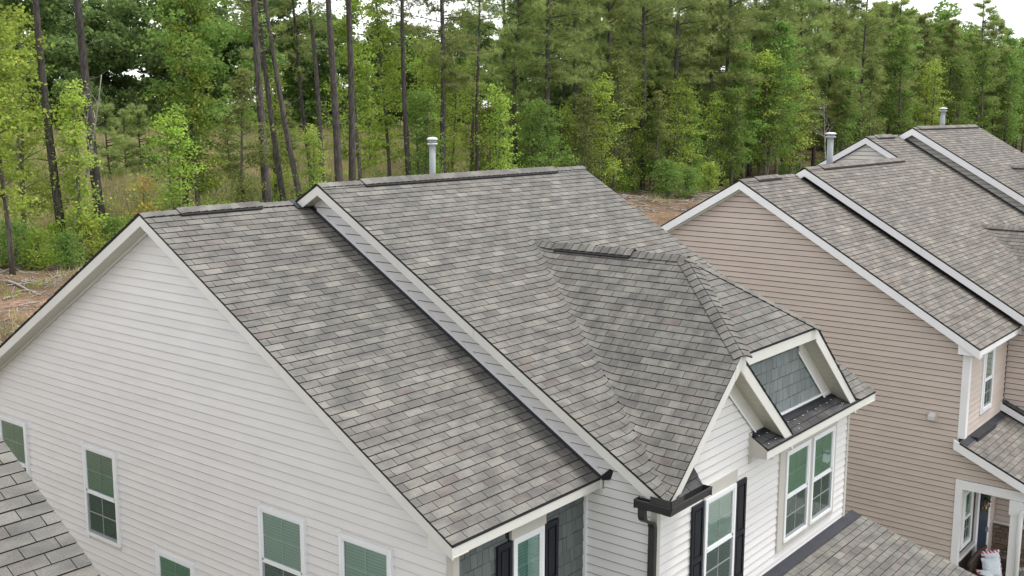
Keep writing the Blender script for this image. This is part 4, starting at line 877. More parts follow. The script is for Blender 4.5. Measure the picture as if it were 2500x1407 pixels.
def cushion(name, c, s, rot, mats, label, cat):
    b = MB(); n = 10
    for sd in (1, -1):
        k = len(b.v)
        for i in range(n+1):
            for j in range(n+1):
                u, v = i/n*2-1, j/n*2-1; hh = .085*(max(0, 1-abs(u)**3))**.6*(max(0, 1-abs(v)**3))**.6
                e = 1+.05*math.sin(9*math.atan2(v, u)+sd)*(max(abs(u), abs(v)) > .95)
                b.v.append((u*s*e, sd*hh, v*s*e))
        for i in range(n):
            for j in range(n):
                a = [k+i*(n+1)+j, k+(i+1)*(n+1)+j, k+(i+1)*(n+1)+j+1, k+i*(n+1)+j+1]
                b.f.append(a if sd < 0 else a[::-1]); b.mi.append(1 if (max(abs((i+.5)/n*2-1), abs((j+.5)/n*2-1)) > .78 and (i+j) % 2) else 0)
    o = b.build(name, mats, None, True); o.location = c; o.rotation_euler = rot; tag(o, label, cat); return o
cushion('cushion', (15.72, -7.72, -8.33), .23, (math.radians(-18), 0, -.65), [M['cotton'], M['red']], 'pale cushion with red print border propped against the bench back', 'cushion')
cushion('cushion', (15.45, -7.80, -8.36), .21, (math.radians(-22), 0, -.75), [M['cotton'], M['cotton']], 'plain pale blue ruffled cushion in front of the red bordered one', 'cushion')
cushion('cushion', (15.10, -7.80, -8.47), .19, (math.radians(-55), .2, -.6), [M['cotton'], M['red']], 'small cushion lying low at the left end of the bench', 'cushion')
def flower_pot(c, r, nfl, pm, label, h=.25):
    t = thing('flower_pot', c, label, 'plant pot')
    one('pot', lambda b: b.lathe([(r*.7, 0), (r, h), (r*1.08, h), (r*1.08, h+.03), (r*.9, h+.03)], c, 14), M['pot'], t, True)
    lv = MB(); fl = MB()
    for k in range(90):
        a, e = random.uniform(0, 6.28), random.uniform(.1, 1.5); rr = r*1.5
        p = Vector(c)+Vector((math.cos(a)*math.cos(e)*rr, math.sin(a)*math.cos(e)*rr, h+.03+math.sin(e)*rr*.8)); q = Vector((random.uniform(-1, 1), random.uniform(-1, 1), random.uniform(0, 1))).normalized(); s_ = q.cross(Vector((.3, .5, .8))).normalized()
        tgt = fl if k < nfl else lv; w = .035
        tgt.face([p-q*w, p+s_*w*.7, p+q*w, p-s_*w*.7])
    lv.build('leaves', M['leafm'], t)['kind'] = 'stuff'; fl.build('flowers', M[pm], t)['kind'] = 'stuff'
flower_pot((15.85, -8.35, -9.02), .17, 60, 'petal', 'grey pot of cream flowers in front of the bench', .42)
flower_pot((17.1, -7.75, -9.02), .16, 6, 'petal', 'leafy green pot plant by the stone wall beside the door', .3)
wr = thing('door_wreath', (16.45, -7.33, -7.2), 'floral wreath of cream and peach flowers hanging on the navy door', 'wreath')
wv, wf2 = MB(), MB()
for k in range(150):
    a = random.uniform(0, 6.28); rr = .22+random.uniform(-.06, .06)
    p = Vector((16.45+math.cos(a)*rr, -7.33-random.uniform(0, .06), -7.2+math.sin(a)*rr)); q = Vector((random.uniform(-1, 1), -.4, random.uniform(-1, 1))).normalized(); s_ = q.cross(Y).normalized(); w = .045
    (wf2 if (k % 3 == 0 and p.z < -7.1) else wv).face([p-q*w, p+s_*w*.7, p+q*w, p-s_*w*.7])
wv.build('leaves', M['leafm'], wr)['kind'] = 'stuff'; wf2.build('flowers', M['pink'], wr)['kind'] = 'stuff'

# ================================================================ GROUND
def ray_x(pxl, y, pyl=300):
    """world x on the plane y seen in photograph column pxl"""
    d = _f+_r2*((pxl-1250)/F_PX)-_u2*((pyl-703.5)/F_PX); t = (y-CAM_POS.y)/d.y
    return CAM_POS.x+t*d.x
PY = np.array([-420, 6, 9, 13, 17, 24, 33, 45, 60, 75, 120, 420.]); PZt = np.array([-9.25, -9.25, -8.8, -7.2, -6.0, -5.35, -4.95, -3.7, -1.7, -.7, 0, 4.])
def hgt(x, y):
    z = np.interp(y, PY, PZt)
    w = np.clip((np.asarray(y)-12)/10, 0, 1)
    return z+w*(.22*np.sin(x*.21+1.3)*np.cos(y*.17)+.10*np.sin(x*.63+y*.5)+.06*np.sin(x*1.7-y*1.1))
xs = np.concatenate([[-420, -250, -150, -60], np.arange(-30, 130, 1.2), np.arange(132, 240, 5), [300, 420]])
ys = np.concatenate([[-420, -300, -100, -40, -10, 2], np.arange(5, 78, 1.0), [82, 90, 100, 130, 200, 420]])
gx, gy = np.meshgrid(xs, ys); gz = hgt(gx, gy)
V_ = np.stack([gx, gy, gz], -1).reshape(-1, 3); nx_, ny_ = len(xs), len(ys)
idx = np.arange(nx_*ny_).reshape(ny_, nx_)
Fq = np.stack([idx[:-1, :-1], idx[:-1, 1:], idx[1:, 1:], idx[1:, :-1]], -1).reshape(-1, 4)
def fast_mesh(name, v, f, mats, smooth=False):
    me = bpy.data.meshes.new(name); n = f.shape[1]
    me.vertices.add(len(v)); me.vertices.foreach_set('co', np.ascontiguousarray(v, dtype=np.float32).ravel())
    me.loops.add(f.size); me.loops.foreach_set('vertex_index', np.ascontiguousarray(f, dtype=np.int32).ravel())
    me.polygons.add(len(f)); me.polygons.foreach_set('loop_start', np.arange(0, f.size, n, dtype=np.int32)); me.polygons.foreach_set('loop_total', np.full(len(f), n, dtype=np.int32))
    for m in (mats if isinstance(mats, (list, tuple)) else [mats]): me.materials.append(m)
    if smooth: me.polygons.foreach_set('use_smooth', np.ones(len(f), dtype=bool))
    me.update(); return me
def ground_mat():
    m, n, l, b = nt("ground_soil"); g = n.new("ShaderNodeNewGeometry")
    sp = n.new("ShaderNodeSeparateXYZ"); l.new(g.outputs['Position'], sp.inputs[0])
    t1 = noise(n, l, .22, 6, g.outputs['Position'], .65); r1 = ramp(n, [(.38, (.10, .072, .052)), (.52, (.16, .115, .08)), (.60, (.27, .175, .125)), (.70, (.34, .25, .185))]); l.new(t1.outputs[0], r1.inputs[0])
    t2 = noise(n, l, 7, 6, g.outputs['Position'], .8); r2 = ramp(n, [(.30, (.42, .42, .42)), (.66, (1.5, 1.45, 1.4))]); l.new(t2.outputs[0], r2.inputs[0])
    soil = mixc(n, l, 1.0, r1.outputs[0], r2.outputs[0], 'MULTIPLY')
    t3 = noise(n, l, .5, 5, g.outputs['Position'], .7); r3 = ramp(n, [(.3, (.055, .06, .022)), (.5, (.12, .10, .05)), (.7, (.19, .145, .085))]); l.new(t3.outputs[0], r3.inputs[0])
    wood = mixc(n, l, 1.0, r3.outputs[0], r2.outputs[0], 'MULTIPLY')
    edge = mathn(n, l, 'ADD', sp.outputs[1], mathn(n, l, 'MULTIPLY', t3.outputs[0], 12.0)); mr = n.new("ShaderNodeMapRange"); mr.inputs[1].default_value = 33; mr.inputs[2].default_value = 40; l.new(edge, mr.inputs[0])
    c = mixc(n, l, mr.outputs[0], soil, wood)
    t4 = noise(n, l, 1.5, 4, g.outputs['Position']); r4 = ramp(n, [(.35, (.05, .06, .025)), (.65, (.09, .10, .045))]); l.new(t4.outputs[0], r4.inputs[0])
    mr2 = n.new("ShaderNodeMapRange"); mr2.inputs[1].default_value = 9; mr2.inputs[2].default_value = 12; l.new(sp.outputs[1], mr2.inputs[0])
    c = mixc(n, l, mr2.outputs[0], r4.outputs[0], c)
    l.new(c, b.inputs['Base Color']); b.inputs['Roughness'].default_value = 1; b.inputs['Specular IOR Level'].default_value = .05
    bp = n.new("ShaderNodeBump"); bp.inputs['Strength'].default_value = .7; bp.inputs['Distance'].default_value = .12; l.new(t2.outputs[0], bp.inputs['Height']); l.new(bp.outputs[0], b.inputs['Normal'])
    return m
gnd = link('ground', fast_mesh('ground', V_, Fq, ground_mat(), True)); gnd['kind'] = 'structure'; gnd['label'] = 'bare red clay and leaf litter rising behind the houses'

rd_ = one('road', lambda b: b.box(-420, 420, -31, -22, GZ-.3, GZ-.03), plain('asphalt', (.055, .055, .057), .9, .2, 2.0), None); rd_['kind'] = 'structure'
for kx in (-10, 6.5, 16, 26):
    dw = one('driveway', lambda b: b.box(kx, kx+3.2, -21.8, -10.2, GZ-.3, GZ-.034), M['concrete'], None); dw['kind'] = 'structure'

# ================================================================ VEGETATION
def leaf_mat(name, cols, trans=.45, hue=.03):
    m, n, l, b = nt(name); n.remove(b); out = n["Material Output"]
    g = n.new("ShaderNodeNewGeometry"); oi = n.new("ShaderNodeObjectInfo")
    r = ramp(n, [(k/max(1, len(cols)-1), c) for k, c in enumerate(cols)]); l.new(g.outputs['Random Per Island'], r.inputs[0])
    t = noise(n, l, .55, 3, g.outputs['Position']); r2 = ramp(n, [(.35, (.72, .74, .74)), (.65, (1.22, 1.2, 1.12))]); l.new(t.outputs[0], r2.inputs[0])
    c = mixc(n, l, 1.0, r.outputs[0], r2.outputs[0], 'MULTIPLY')
    hv = n.new("ShaderNodeHueSaturation"); l.new(c, hv.inputs['Color']); hv.inputs['Saturation'].default_value = .94
    l.new(mathn(n, l, 'ADD', mathn(n, l, 'MULTIPLY', oi.outputs['Random'], hue*2), .5-hue), hv.inputs['Hue'])
    l.new(mathn(n, l, 'ADD', mathn(n, l, 'MULTIPLY', oi.outputs['Random'], .45), .88), hv.inputs['Value'])
    d = n.new("ShaderNodeBsdfDiffuse"); tr = n.new("ShaderNodeBsdfTranslucent"); l.new(hv.outputs[0], d.inputs[0]); l.new(hv.outputs[0], tr.inputs[0])
    mx = n.new("ShaderNodeMixShader"); mx.inputs[0].default_value = trans; l.new(d.outputs[0], mx.inputs[1]); l.new(tr.outputs[0], mx.inputs[2]); l.new(mx.outputs[0], out.inputs[0])
    return m
def bark_mat(name, a, c):
    m, n, l, b = nt(name); g = n.new("ShaderNodeNewGeometry"); oi = n.new("ShaderNodeObjectInfo")
    mp = n.new("ShaderNodeMapping"); mp.inputs['Scale'].default_value = (7, 7, 1.6); l.new(g.outputs['Position'], mp.inputs[0])
    t = noise(n, l, 1.6, 5, mp.outputs[0], .7); r = ramp(n, [(.35, a), (.65, c)]); l.new(t.outputs[0], r.inputs[0])
    hv = n.new("ShaderNodeHueSaturation"); l.new(r.outputs[0], hv.inputs['Color']); l.new(mathn(n, l, 'ADD', mathn(n, l, 'MULTIPLY', oi.outputs['Random'], .5), .75), hv.inputs['Value'])
    l.new(hv.outputs[0], b.inputs['Base Color']); b.inputs['Roughness'].default_value = .95; b.inputs['Specular IOR Level'].default_value = .1
    bp = n.new("ShaderNodeBump"); bp.inputs['Strength'].default_value = .8; bp.inputs['Distance'].default_value = .06; l.new(t.outputs[0], bp.inputs['Height']); l.new(bp.outputs[0], b.inputs['Normal'])
    return m
LM = dict(
    lime=leaf_mat("lime_leaf", [(.19, .31, .045), (.31, .43, .065), (.42, .50, .09), (.24, .36, .055)], .5, .012),
    green=leaf_mat("green_leaf", [(.12, .22, .045), (.17, .29, .06), (.24, .35, .08), (.14, .24, .055)], .5, .012),
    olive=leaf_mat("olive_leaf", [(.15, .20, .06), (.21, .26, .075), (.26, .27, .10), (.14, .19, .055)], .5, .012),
    dark=leaf_mat("dark_green_leaf", [(.105, .19, .065), (.15, .255, .08), (.21, .32, .10), (.125, .21, .07)], .45, .012),  # darker green leaf tone for the far wood and deep undergrowth
    pine=leaf_mat("pine_needle", [(.19, .265, .085), (.27, .35, .11), (.37, .42, .145), (.23, .30, .095)], .45, .010),
    orange=leaf_mat("orange_leaf", [(.40, .19, .05), (.44, .28, .07), (.30, .32, .08), (.20, .30, .06)], .45),
    straw=leaf_mat("straw_grass", [(.40, .32, .19), (.48, .39, .24), (.33, .30, .15), (.24, .28, .10)], .35, .01),
)
BK = dict(pine=bark_mat("pine_bark", (.04, .036, .035), (.135, .12, .112)), hard=bark_mat("hardwood_bark", (.07, .062, .05), (.19, .175, .145)), dead=bark_mat("dead_wood", (.22, .20, .18), (.42, .40, .36)))

def quads(c, size, r, flat=.0, asp=.62):
    """one leaf quad round each centre, random orientation"""
    n = len(c); a = r.normal(size=(n, 3)); a[:, 2] *= (1-flat); a /= np.linalg.norm(a, axis=1)[:, None]
    b = r.normal(size=(n, 3)); b -= a*(a*b).sum(1)[:, None]; b /= np.linalg.norm(b, axis=1)[:, None]
    s = (size*r.uniform(.6, 1.3, n))[:, None]
    v = np.stack([c-a*s*.5, c+b*s*.5*asp, c+a*s*.5, c-b*s*.5*asp], 1).reshape(-1, 3)
    return v, np.arange(4*n).reshape(-1, 4)
def tufts(c, d, L, nb, r, w=.035, spread=.75):
    """needle bundles: nb thin blades fanning about direction d at each centre"""
    n = len(c); c = np.repeat(c, nb, 0); d = np.repeat(d, nb, 0)
    q = d+r.normal(scale=spread, size=d.shape); q /= np.linalg.norm(q, axis=1)[:, None]
    b = np.cross(q, r.normal(size=q.shape)); b /= np.linalg.norm(b, axis=1)[:, None]
    l_ = L*r.uniform(.7, 1.2, len(c))[:, None]
    v = np.stack([c-b*w*.5, c+b*w*.5, c+q*l_], 1).reshape(-1, 3)
    return v, np.arange(len(v)).reshape(-1, 3)
def trunk_curve(h, r, lean=.02, wob=.12, n=9):
    z = np.linspace(0, h, n); ph = r.uniform(0, 6.28, 2); am = r.uniform(.3, 1, 2)*wob
    return np.stack([lean*z*np.cos(ph[0])+am[0]*np.sin(z*.33+ph[0])-am[0]*np.sin(ph[0]), lean*z*np.sin(ph[0])+am[1]*np.sin(z*.27+ph[1])-am[1]*np.sin(ph[1]), z], 1)
def at_z(cv, z): return np.array([np.interp(z, cv[:, 2], cv[:, k]) for k in range(3)])
def make_pine(seed, h, r0, crown0, spread, ntuft, dens=1.0, taperp=.8, dead=6, tl=.34, nb=11):
    r = np.random.default_rng(seed); cv = trunk_curve(h, r, .012, .16, 11); b = MB()
    b.tube(cv.tolist(), [r0*(1-.78*(z/h)**taperp)+.01 for z in cv[:, 2]], 9)
    C, D = [], []
    nb_ = int((h-crown0)*3.0*dens)
    for k in range(nb_):
        t = (k+r.uniform(0, 1))/nb_; z = crown0+(h-.4-crown0)*t; az = r.uniform(0, 6.28)
        L = spread*(1-t**1.6*.75)*r.uniform(.55, 1.1)*(.55+.45*min(1, t*3)); p0 = at_z(cv, z); up = r.uniform(.0, .45)+.35*t
        pts = [p0+np.array([math.cos(az)*L*s, math.sin(az)*L*s, L*(up*s-.18*s*s+ .10*s**3)]) for s in np.linspace(0, 1, 5)]
        b.tube([tuple(p) for p in pts], [.05*(1-.8*s)*(L/spread+.3) for s in np.linspace(0, 1, 5)], 4, cap=False)
        m = max(4, int(ntuft/nb_*r.uniform(.7, 1.3)))
        for q in range(m):
            s = r.uniform(.38, 1.03); i = min(3, int(s*4)); f = s*4-i; p = pts[i]*(1-f)+pts[i+1]*f
            o = r.normal(scale=(.30*L*.35+.10), size=3)*np.array([1, 1, .45]); C.append(p+o); D.append(np.array([math.cos(az), math.sin(az), .55])+o*.8)
    for k in range(dead):
        z = r.uniform(crown0*.35, crown0); az = r.uniform(0, 6.28); L = r.uniform(.4, 1.9); p0 = at_z(cv, z)
        b.tube([tuple(p0), tuple(p0+np.array([math.cos(az)*L*.6, math.sin(az)*L*.6, L*.12])), tuple(p0+np.array([math.cos(az)*L, math.sin(az)*L, L*r.uniform(-.1, .45)]))], [.03, .02, .008], 4, cap=False)
    C, D = np.array(C), np.array(D); D /= np.linalg.norm(D, axis=1)[:, None]
    v, f = tufts(C, D, tl, nb, r)
    return b.mesh('trunk', BK['pine'], True), fast_mesh('crown', v, f, LM['pine'])
def make_leafy(seed, h, r0, crown0, spread, nleaf, size, mat, stems=1, bark='hard', clump=.33, top=.5):
    r = np.random.default_rng(seed); b = MB(); C = []
    for s_ in range(stems):
        cv = trunk_curve(h*r.uniform(.82, 1), r, .05 if stems > 1 else .02, .22, 9); hh = cv[-1, 2]
        b.tube(cv.tolist(), [r0*(1-.88*z/hh)+.008 for z in cv[:, 2]], 6)
        nb_ = int(7+(hh-crown0)*3.2); per = nleaf//(nb_*stems)
        for k in range(nb_):
            t = (k+r.uniform(0, 1))/nb_; z = crown0+(hh-crown0)*t; az = r.uniform(0, 6.28)
            L = spread*(.35+1.3*t*(1-t)+.25*(1-t))*r.uniform(.45, 1.15)*(1-.55*t**3); p0 = at_z(cv, z); up = r.uniform(.25, .9)
            pts = [p0+np.array([math.cos(az)*L*s, math.sin(az)*L*s, L*up*s*(1-.3*s)]) for s in (0, .35, .7, 1)]
            b.tube([tuple(p) for p in pts], [r0*.28, r0*.18, r0*.1, .004], 4, cap=False)
            ncl = max(2, int(3+L*2.2)); q = per//ncl
            for c_ in range(ncl):
                s = r.uniform(.3, 1.08); i = min(2, int(s*3)); f = s*3-i; p = pts[i]*(1-f)+pts[i+1]*f+r.normal(scale=.14*L+.04, size=3)
                C.append(p+r.normal(size=(q, 3))*np.array([clump, clump, clump*.42])*r.uniform(.5, 1.15))
    C = np.concatenate(C); v, f = quads(C, size, r, .35)
    return b.mesh('trunk', BK[bark], True), fast_mesh('crown', v, f, LM[mat])
def make_bare(seed, h, r0, nbr, lean):
    r = np.random.default_rng(seed); b = MB(); cv = trunk_curve(h, r, lean, .25, 9); b.tube(cv.tolist(), [r0*(1-.85*z/h)+.006 for z in cv[:, 2]], 6)
    def br(p, d, L, rad, lev):
        pts = [p]; dd = d.copy()
        for k in range(4):
            dd = dd+r.normal(scale=.22, size=3)+np.array([0, 0, .10]); dd /= np.linalg.norm(dd); pts.append(pts[-1]+dd*L/4)
        b.tube([tuple(q) for q in pts], [rad*(1-.2*k) for k in range(5)], 4, cap=False)
        if lev < 2:
            for k in range(3): br(pts[r.integers(1, 5)], (dd+r.normal(scale=.6, size=3)), L*.55, rad*.5, lev+1)
    for k in range(nbr):
        z = r.uniform(.3, .95)*h; az = r.uniform(0, 6.28); br(at_z(cv, z), np.array([math.cos(az)*.7, math.sin(az)*.7, .7]), h*.33*(1.1-z/h), r0*.4, 0)
    return b.mesh('trunk', BK['dead'], True), None

PROTO = dict(
    pineA=make_pine(11, 25, .25, 12.5, 3.4, 900), pineB=make_pine(12, 26, .22, 13.2, 3.0, 800), pineC=make_pine(13, 24, .20, 10.8, 3.2, 1000, dead=10),
    fullA=make_pine(21, 23, .25, 8.2, 4.2, 3400, 1.4), fullB=make_pine(22, 24, .23, 9.2, 4.0, 3200, 1.35), fullC=make_pine(23, 21, .22, 6.6, 3.9, 3600, 1.45),
    denseA=make_pine(31, 21, .22, 4.2, 3.8, 4200, 1.6, tl=.5, nb=10), denseB=make_pine(32, 19.5, .2, 3.0, 3.6, 4200, 1.7, tl=.5, nb=10), youngP=make_pine(33, 7, .09, .8, 1.7, 900, 1.6, dead=0),
    limeA=make_leafy(41, 12.5, .13, 2.4, 2.0, 6500, .17, 'lime', 1), limeB=make_leafy(42, 10.5, .11, 1.6, 1.8, 5600, .17, 'lime', 2), limeC=make_leafy(43, 8.0, .08, 1.0, 1.5, 4200, .16, 'lime', 2),
    greenA=make_leafy(51, 12.0, .14, 2.0, 2.3, 7000, .18, 'green', 1), greenB=make_leafy(52, 9.0, .10, 1.0, 1.9, 5600, .17, 'green', 2), greenC=make_leafy(53, 6.0, .07, .5, 1.5, 3600, .16, 'green', 2),
    oliveA=make_leafy(61, 11.0, .12, 1.8, 1.9, 5200, .16, 'olive', 1), oliveB=make_leafy(62, 7.5, .08, .8, 1.5, 3800, .15, 'olive', 2),
    orangeA=make_leafy(66, 3.6, .05, .5, .9, 900, .15, 'orange', 1), bushG=make_leafy(71, 2.6, .04, .1, 1.3, 2400, .14, 'green', 3, clump=.3), bushL=make_leafy(72, 2.2, .035, .1, 1.1, 2000, .13, 'lime', 3, clump=.28),
    bareA=make_bare(81, 9, .11, 7, .28), bareB=make_bare(82, 6.5, .08, 9, .05),
)
def plant(kind, x, y, s=1.0, rot=None, label='', cat='tree', group=None, name=None, sink=.1, tilt=0.0, tdir=0.0, lean=0.0):
    names = {'pin': 'pine_tree', 'ful': 'pine_tree', 'den': 'pine_tree', 'you': 'young_pine', 'lim': 'leafy_tree', 'gre': 'leafy_tree', 'oli': 'leafy_tree', 'ora': 'sapling', 'bus': 'bush', 'bar': 'dead_tree'}
    tr, cr = PROTO[kind]; z = float(hgt(x, y))-sink
    o = bpy.data.objects.new(name or names[kind[:3]], None); COL.objects.link(o); o.location = (x, y, z); o.empty_display_size = .5
    o.rotation_euler = (tilt*math.cos(tdir), tilt*math.sin(tdir), random.uniform(0, 6.28) if rot is None else rot); o.scale = (s, s, s)
    if lean:
        ax = Vector((x-CAM_POS.x, y-CAM_POS.y, 0)).normalized()
        o.rotation_euler = (Matrix.Rotation(math.radians(-lean), 3, ax) @ Matrix.Rotation(random.uniform(0, 6.28), 3, 'Z')).to_euler()
    tag(o, label, cat, group)
    for nm, me in (('trunk', tr), ('crown', cr)):
        if me is not None:
            c = bpy.data.objects.new(nm, me); COL.objects.link(c); c.parent = o
    return o
ORD = ['first', 'second', 'third', 'fourth', 'fifth', 'sixth', 'seventh', 'eighth', 'ninth', 'tenth', 'eleventh', 'twelfth', 'thirteenth', 'fourteenth', 'fifteenth', 'sixteenth', 'seventeenth', 'eighteenth', 'nineteenth', 'twentieth']
ORD += ['twenty-'+o for o in ORD[:9]]+['thirtieth']+['thirty-'+o for o in ORD[:9]]+['fortieth']+['forty-'+o for o in ORD[:9]]+['fiftieth']+['fifty-'+o for o in ORD[:9]]+['sixtieth']+['sixty-'+o for o in ORD[:9]]

# tall pines along the edge of the wood: (column in the photograph at its foot, y, prototype, scale)
LEAN = [1.7, 3.6, 2, 5, 8, 5, 3, 1.3, 1, 1.3, 0, 0]
LEFT_PINES = [(138, 31.5, 'pineB', .93), (240, 33.5, 'pineA', 1.02), (648, 31.5, 'pineA', 1.0), (692, 34.5, 'pineB', .85), (742, 32, 'pineC', .9), (765, 36, 'pineC', .72), (786, 34, 'pineB', .8),
              (826, 32, 'pineA', 1.0), (856, 33, 'pineB', 1.05), (1000, 33, 'pineB', .88), (1080, 33.5, 'fullA', .95), (1170, 33, 'pineC', .72)]
for k, (c, y, kd, s) in enumerate(LEFT_PINES):
    lab = ('tall bare-trunked pine behind the white house, %s from the left edge of the photo' % ORD[k])
    plant(kd, ray_x(c, y), y, s, label=lab, group='tall pines along the edge of the wood', lean=LEAN[k])
RIGHT_PINES = [(1226, 37, 'fullB', .9), (1262, 34, 'fullA', .82), (1342, 32.5, 'fullA', 1.0), (1370, 36, 'fullB', .9), (1405, 33.5, 'fullC', 1.05), (1432, 37, 'fullB', .85), (1482, 34, 'fullC', 1.0), (1530, 38, 'fullA', 1.0),
               (1572, 33, 'fullB', 1.0), (1612, 40, 'fullC', 1.1), (1652, 32, 'fullA', 1.05), (1700, 38, 'denseA', 1.0), (1730, 34, 'fullB', 1.0), (1765, 32.5, 'fullC', 1.05), (1800, 40, 'denseA', 1.1), (1835, 34, 'fullA', 1.05),
               (1880, 33, 'denseB', 1.1), (1915, 38, 'fullC', 1.15), (1950, 33, 'denseA', 1.05), (1990, 36, 'fullB', 1.05), (2025, 32, 'denseB', 1.05), (2060, 37, 'denseA', 1.05), (2100, 33, 'fullC', 1.0), (2135, 38, 'denseB', 1.0), (2170, 33, 'denseA', .92),
               (2205, 38, 'denseB', .98), (2240, 34, 'denseA', .9), (2280, 37, 'denseB', .95), (2315, 33, 'denseA', .88), (2350, 38, 'denseB', .95), (2385, 34, 'fullC', 1.08), (2420, 33, 'denseA', .98), (2450, 38, 'denseB', .95), (2485, 34, 'denseA', .86), (2530, 34, 'denseB', .9)]
for k, (c, y, kd, s) in enumerate(RIGHT_PINES):
    lab = 'pine in the dense right-hand stand, %s rightward from the white house vent pipe' % ORD[k]
    plant(kd, ray_x(c, y), y, s, label=lab, group='dense pine stand behind the tan house', tilt=random.uniform(0, .03), tdir=random.uniform(0, 6.28))
LEAFY = [(5, 29.5, 'limeA', 1.0), (40, 33, 'limeB', 1.05), (178, 31, 'limeC', .95), (445, 33, 'greenA', 1.18), (478, 32, 'limeA', 1.0), (425, 31, 'limeC', .85), (585, 31.5, 'oliveA', .85),
         (668, 36, 'limeC', 1.0), (762, 32, 'limeC', .7), (880, 35, 'limeA', 1.05), (950, 37, 'limeA', 1.12), (1030, 33, 'greenB', .9), (1050, 37, 'limeB', 1.1),
         (1150, 37, 'limeB', .95), (1200, 34, 'oliveB', .95), (1245, 37, 'limeA', 1.0), (1290, 33, 'greenC', 1.05), (1320, 36, 'oliveA', .9), (1385, 33, 'limeC', .85), (1450, 34, 'greenB', .95), (1500, 32, 'oliveA', 1.1), (1545, 33, 'limeB', .9), (1590, 32, 'greenC', 1.1),
         (1630, 34, 'oliveB', 1.1), (1690, 31.5, 'greenB', .9), (1745, 31.5, 'limeC', 1.0), (1820, 31.5, 'greenA', 1.05), (1860, 31, 'limeB', 1.15), (1900, 31, 'greenA', 1.2), (1960, 31, 'oliveA', 1.05), (2050, 31, 'greenB', 1.3), (2130, 31, 'oliveA', 1.2), (2200, 31, 'greenA', 1.35), (2270, 31, 'limeB', 1.25),
         (2340, 31, 'greenB', 1.6), (2400, 31, 'greenA', 1.25), (2460, 31, 'greenB', 1.8), (2500, 31, 'greenA', 1.4)]
lw = {'lim': 'yellow-green leafy', 'gre': 'mid green leafy', 'oli': 'olive green leafy'}
LEAFY += [(1095, 34, 'limeB', .9), (1215, 31.5, 'limeC', 1.0), (1300, 31, 'greenB', .85), (1360, 31, 'greenC', 1.2), (1420, 31, 'oliveB', 1.05), (1470, 31, 'limeC', 1.1), (1600, 31, 'oliveA', .8), (1660, 30.5, 'limeC', 1.1), (1790, 30.5, 'greenB', 1.0), (1875, 30.5, 'greenB', 1.3), (1935, 30.5, 'limeC', 1.3),
          (2165, 35, 'greenA', 1.55), (2225, 36, 'oliveA', 1.75), (2300, 35, 'greenA', 1.65), (2365, 36, 'limeA', 1.5), (2440, 35, 'greenA', 1.6), (2478, 36, 'oliveA', 1.8), (2520, 34, 'greenA', 1.5)]
LEAFY.sort()
for k, (c, y, kd, s) in enumerate(LEAFY):
    sz = 'slender' if kd[-1] == 'A' else 'many-stemmed' if kd[-1] == 'B' else 'small'
    lab = '%s %s tree, %s of the leafy trees from the left edge' % (sz, lw[kd[:3]], ORD[k])
    plant(kd, ray_x(c, y), y, s, label=lab, group='leafy trees at the edge of the wood')
plant('bareA', ray_x(150, 34.5), 34.5, .9, rot=2.2, label='grey leafless tree leaning right between the two leftmost pines')
plant('bareB', ray_x(2022, 30), 30, 1.15, label='bare pale grey tree standing behind the tan house vent pipe')
plant('orangeA', ray_x(340, 30.5), 30.5, 1.0, label='small sapling with orange leaves left of the white house ridge', cat='sapling')
BUSH = [(70, 30.5, 'bushL', .8), (150, 29.5, 'bushG', .65), (205, 30, 'bushL', .85), (262, 31, 'bushG', .75), (310, 30.5, 'bushL', .7), (15, 31, 'bushG', .85), (118, 31.5, 'bushL', .8), (1635, 29, 'bushG', 1.2), (1680, 28.5, 'bushG', 1.0), (1735, 29, 'bushL', 1.15)]
for k, (c, y, kd, s) in enumerate(BUSH):
    lab = 'low %s bush on the bare bank, %s of the bushes from the left' % ('yellow-green' if kd[-1] == 'L' else 'dark green', ORD[sorted(range(len(BUSH)), key=lambda q: BUSH[q][0]).index(k)])
    plant(kd, ray_x(c, y), y, s, label=lab, cat='bush', group='bushes on the bank')
for k, (c, y, s) in enumerate([(30, 46, .9), (265, 45, .8), (300, 47, .75), (345, 46, .8), (560, 44, .75), (1255, 46, .8), (700, 47, .8), (905, 46, .75)]):
    plant('youngP', ray_x(c, y), y, s, label='bushy young pine in the grassy clearing, %s of its kind from the left' % ORD[[0, 1, 2, 3, 4, 7, 5, 6][k]], group='young pines in the clearing')

# ---- masses nobody could count
def scatter_mass(name, label, spots, mat, size, r, flat=.2):
    P = []
    for (c, n, rad, sq) in spots:
        u = r.normal(size=(n, 3)); u /= np.linalg.norm(u, axis=1)[:, None]; rr = r.uniform(.35, 1.0, n)**.5
        P.append(np.array(c)+u*rr[:, None]*np.array([rad, rad, rad*sq])*r.uniform(.75, 1.1, (n, 1)))
    v, f = quads(np.concatenate(P), size, r, flat)
    o = link(name, fast_mesh(name, v, f, LM[mat])); o['kind'] = 'stuff'; o['label'] = label; return o
r = np.random.default_rng(5)
def wood(y0, y1, n, hmin, hmax, pxa, pxb, nl, lob=9):
    S = []
    for k in range(n):
        y = r.uniform(y0, y1); c = pxa+(pxb-pxa)*(k+r.uniform(0, 1))/n; x = ray_x(c, y); h = r.uniform(hmin, hmax); z = float(hgt(x, y)); w = h*.30
        for q in range(lob):
            t = r.uniform(.12, 1); a = r.uniform(0, 6.28); d = w*r.uniform(.1, .95)*(1.15-.6*t)
            S.append(((x+math.cos(a)*d, y+math.sin(a)*d, z+h*t-.6), nl//lob, r.uniform(.9, 1.7)*h/11, .75))
    return S
scatter_mass('far_wood', 'far dark green wood closing the view behind the clearing', wood(66, 84, 70, 10.8, 14, -120, 1560, 4200, 10), 'dark', .40, r)
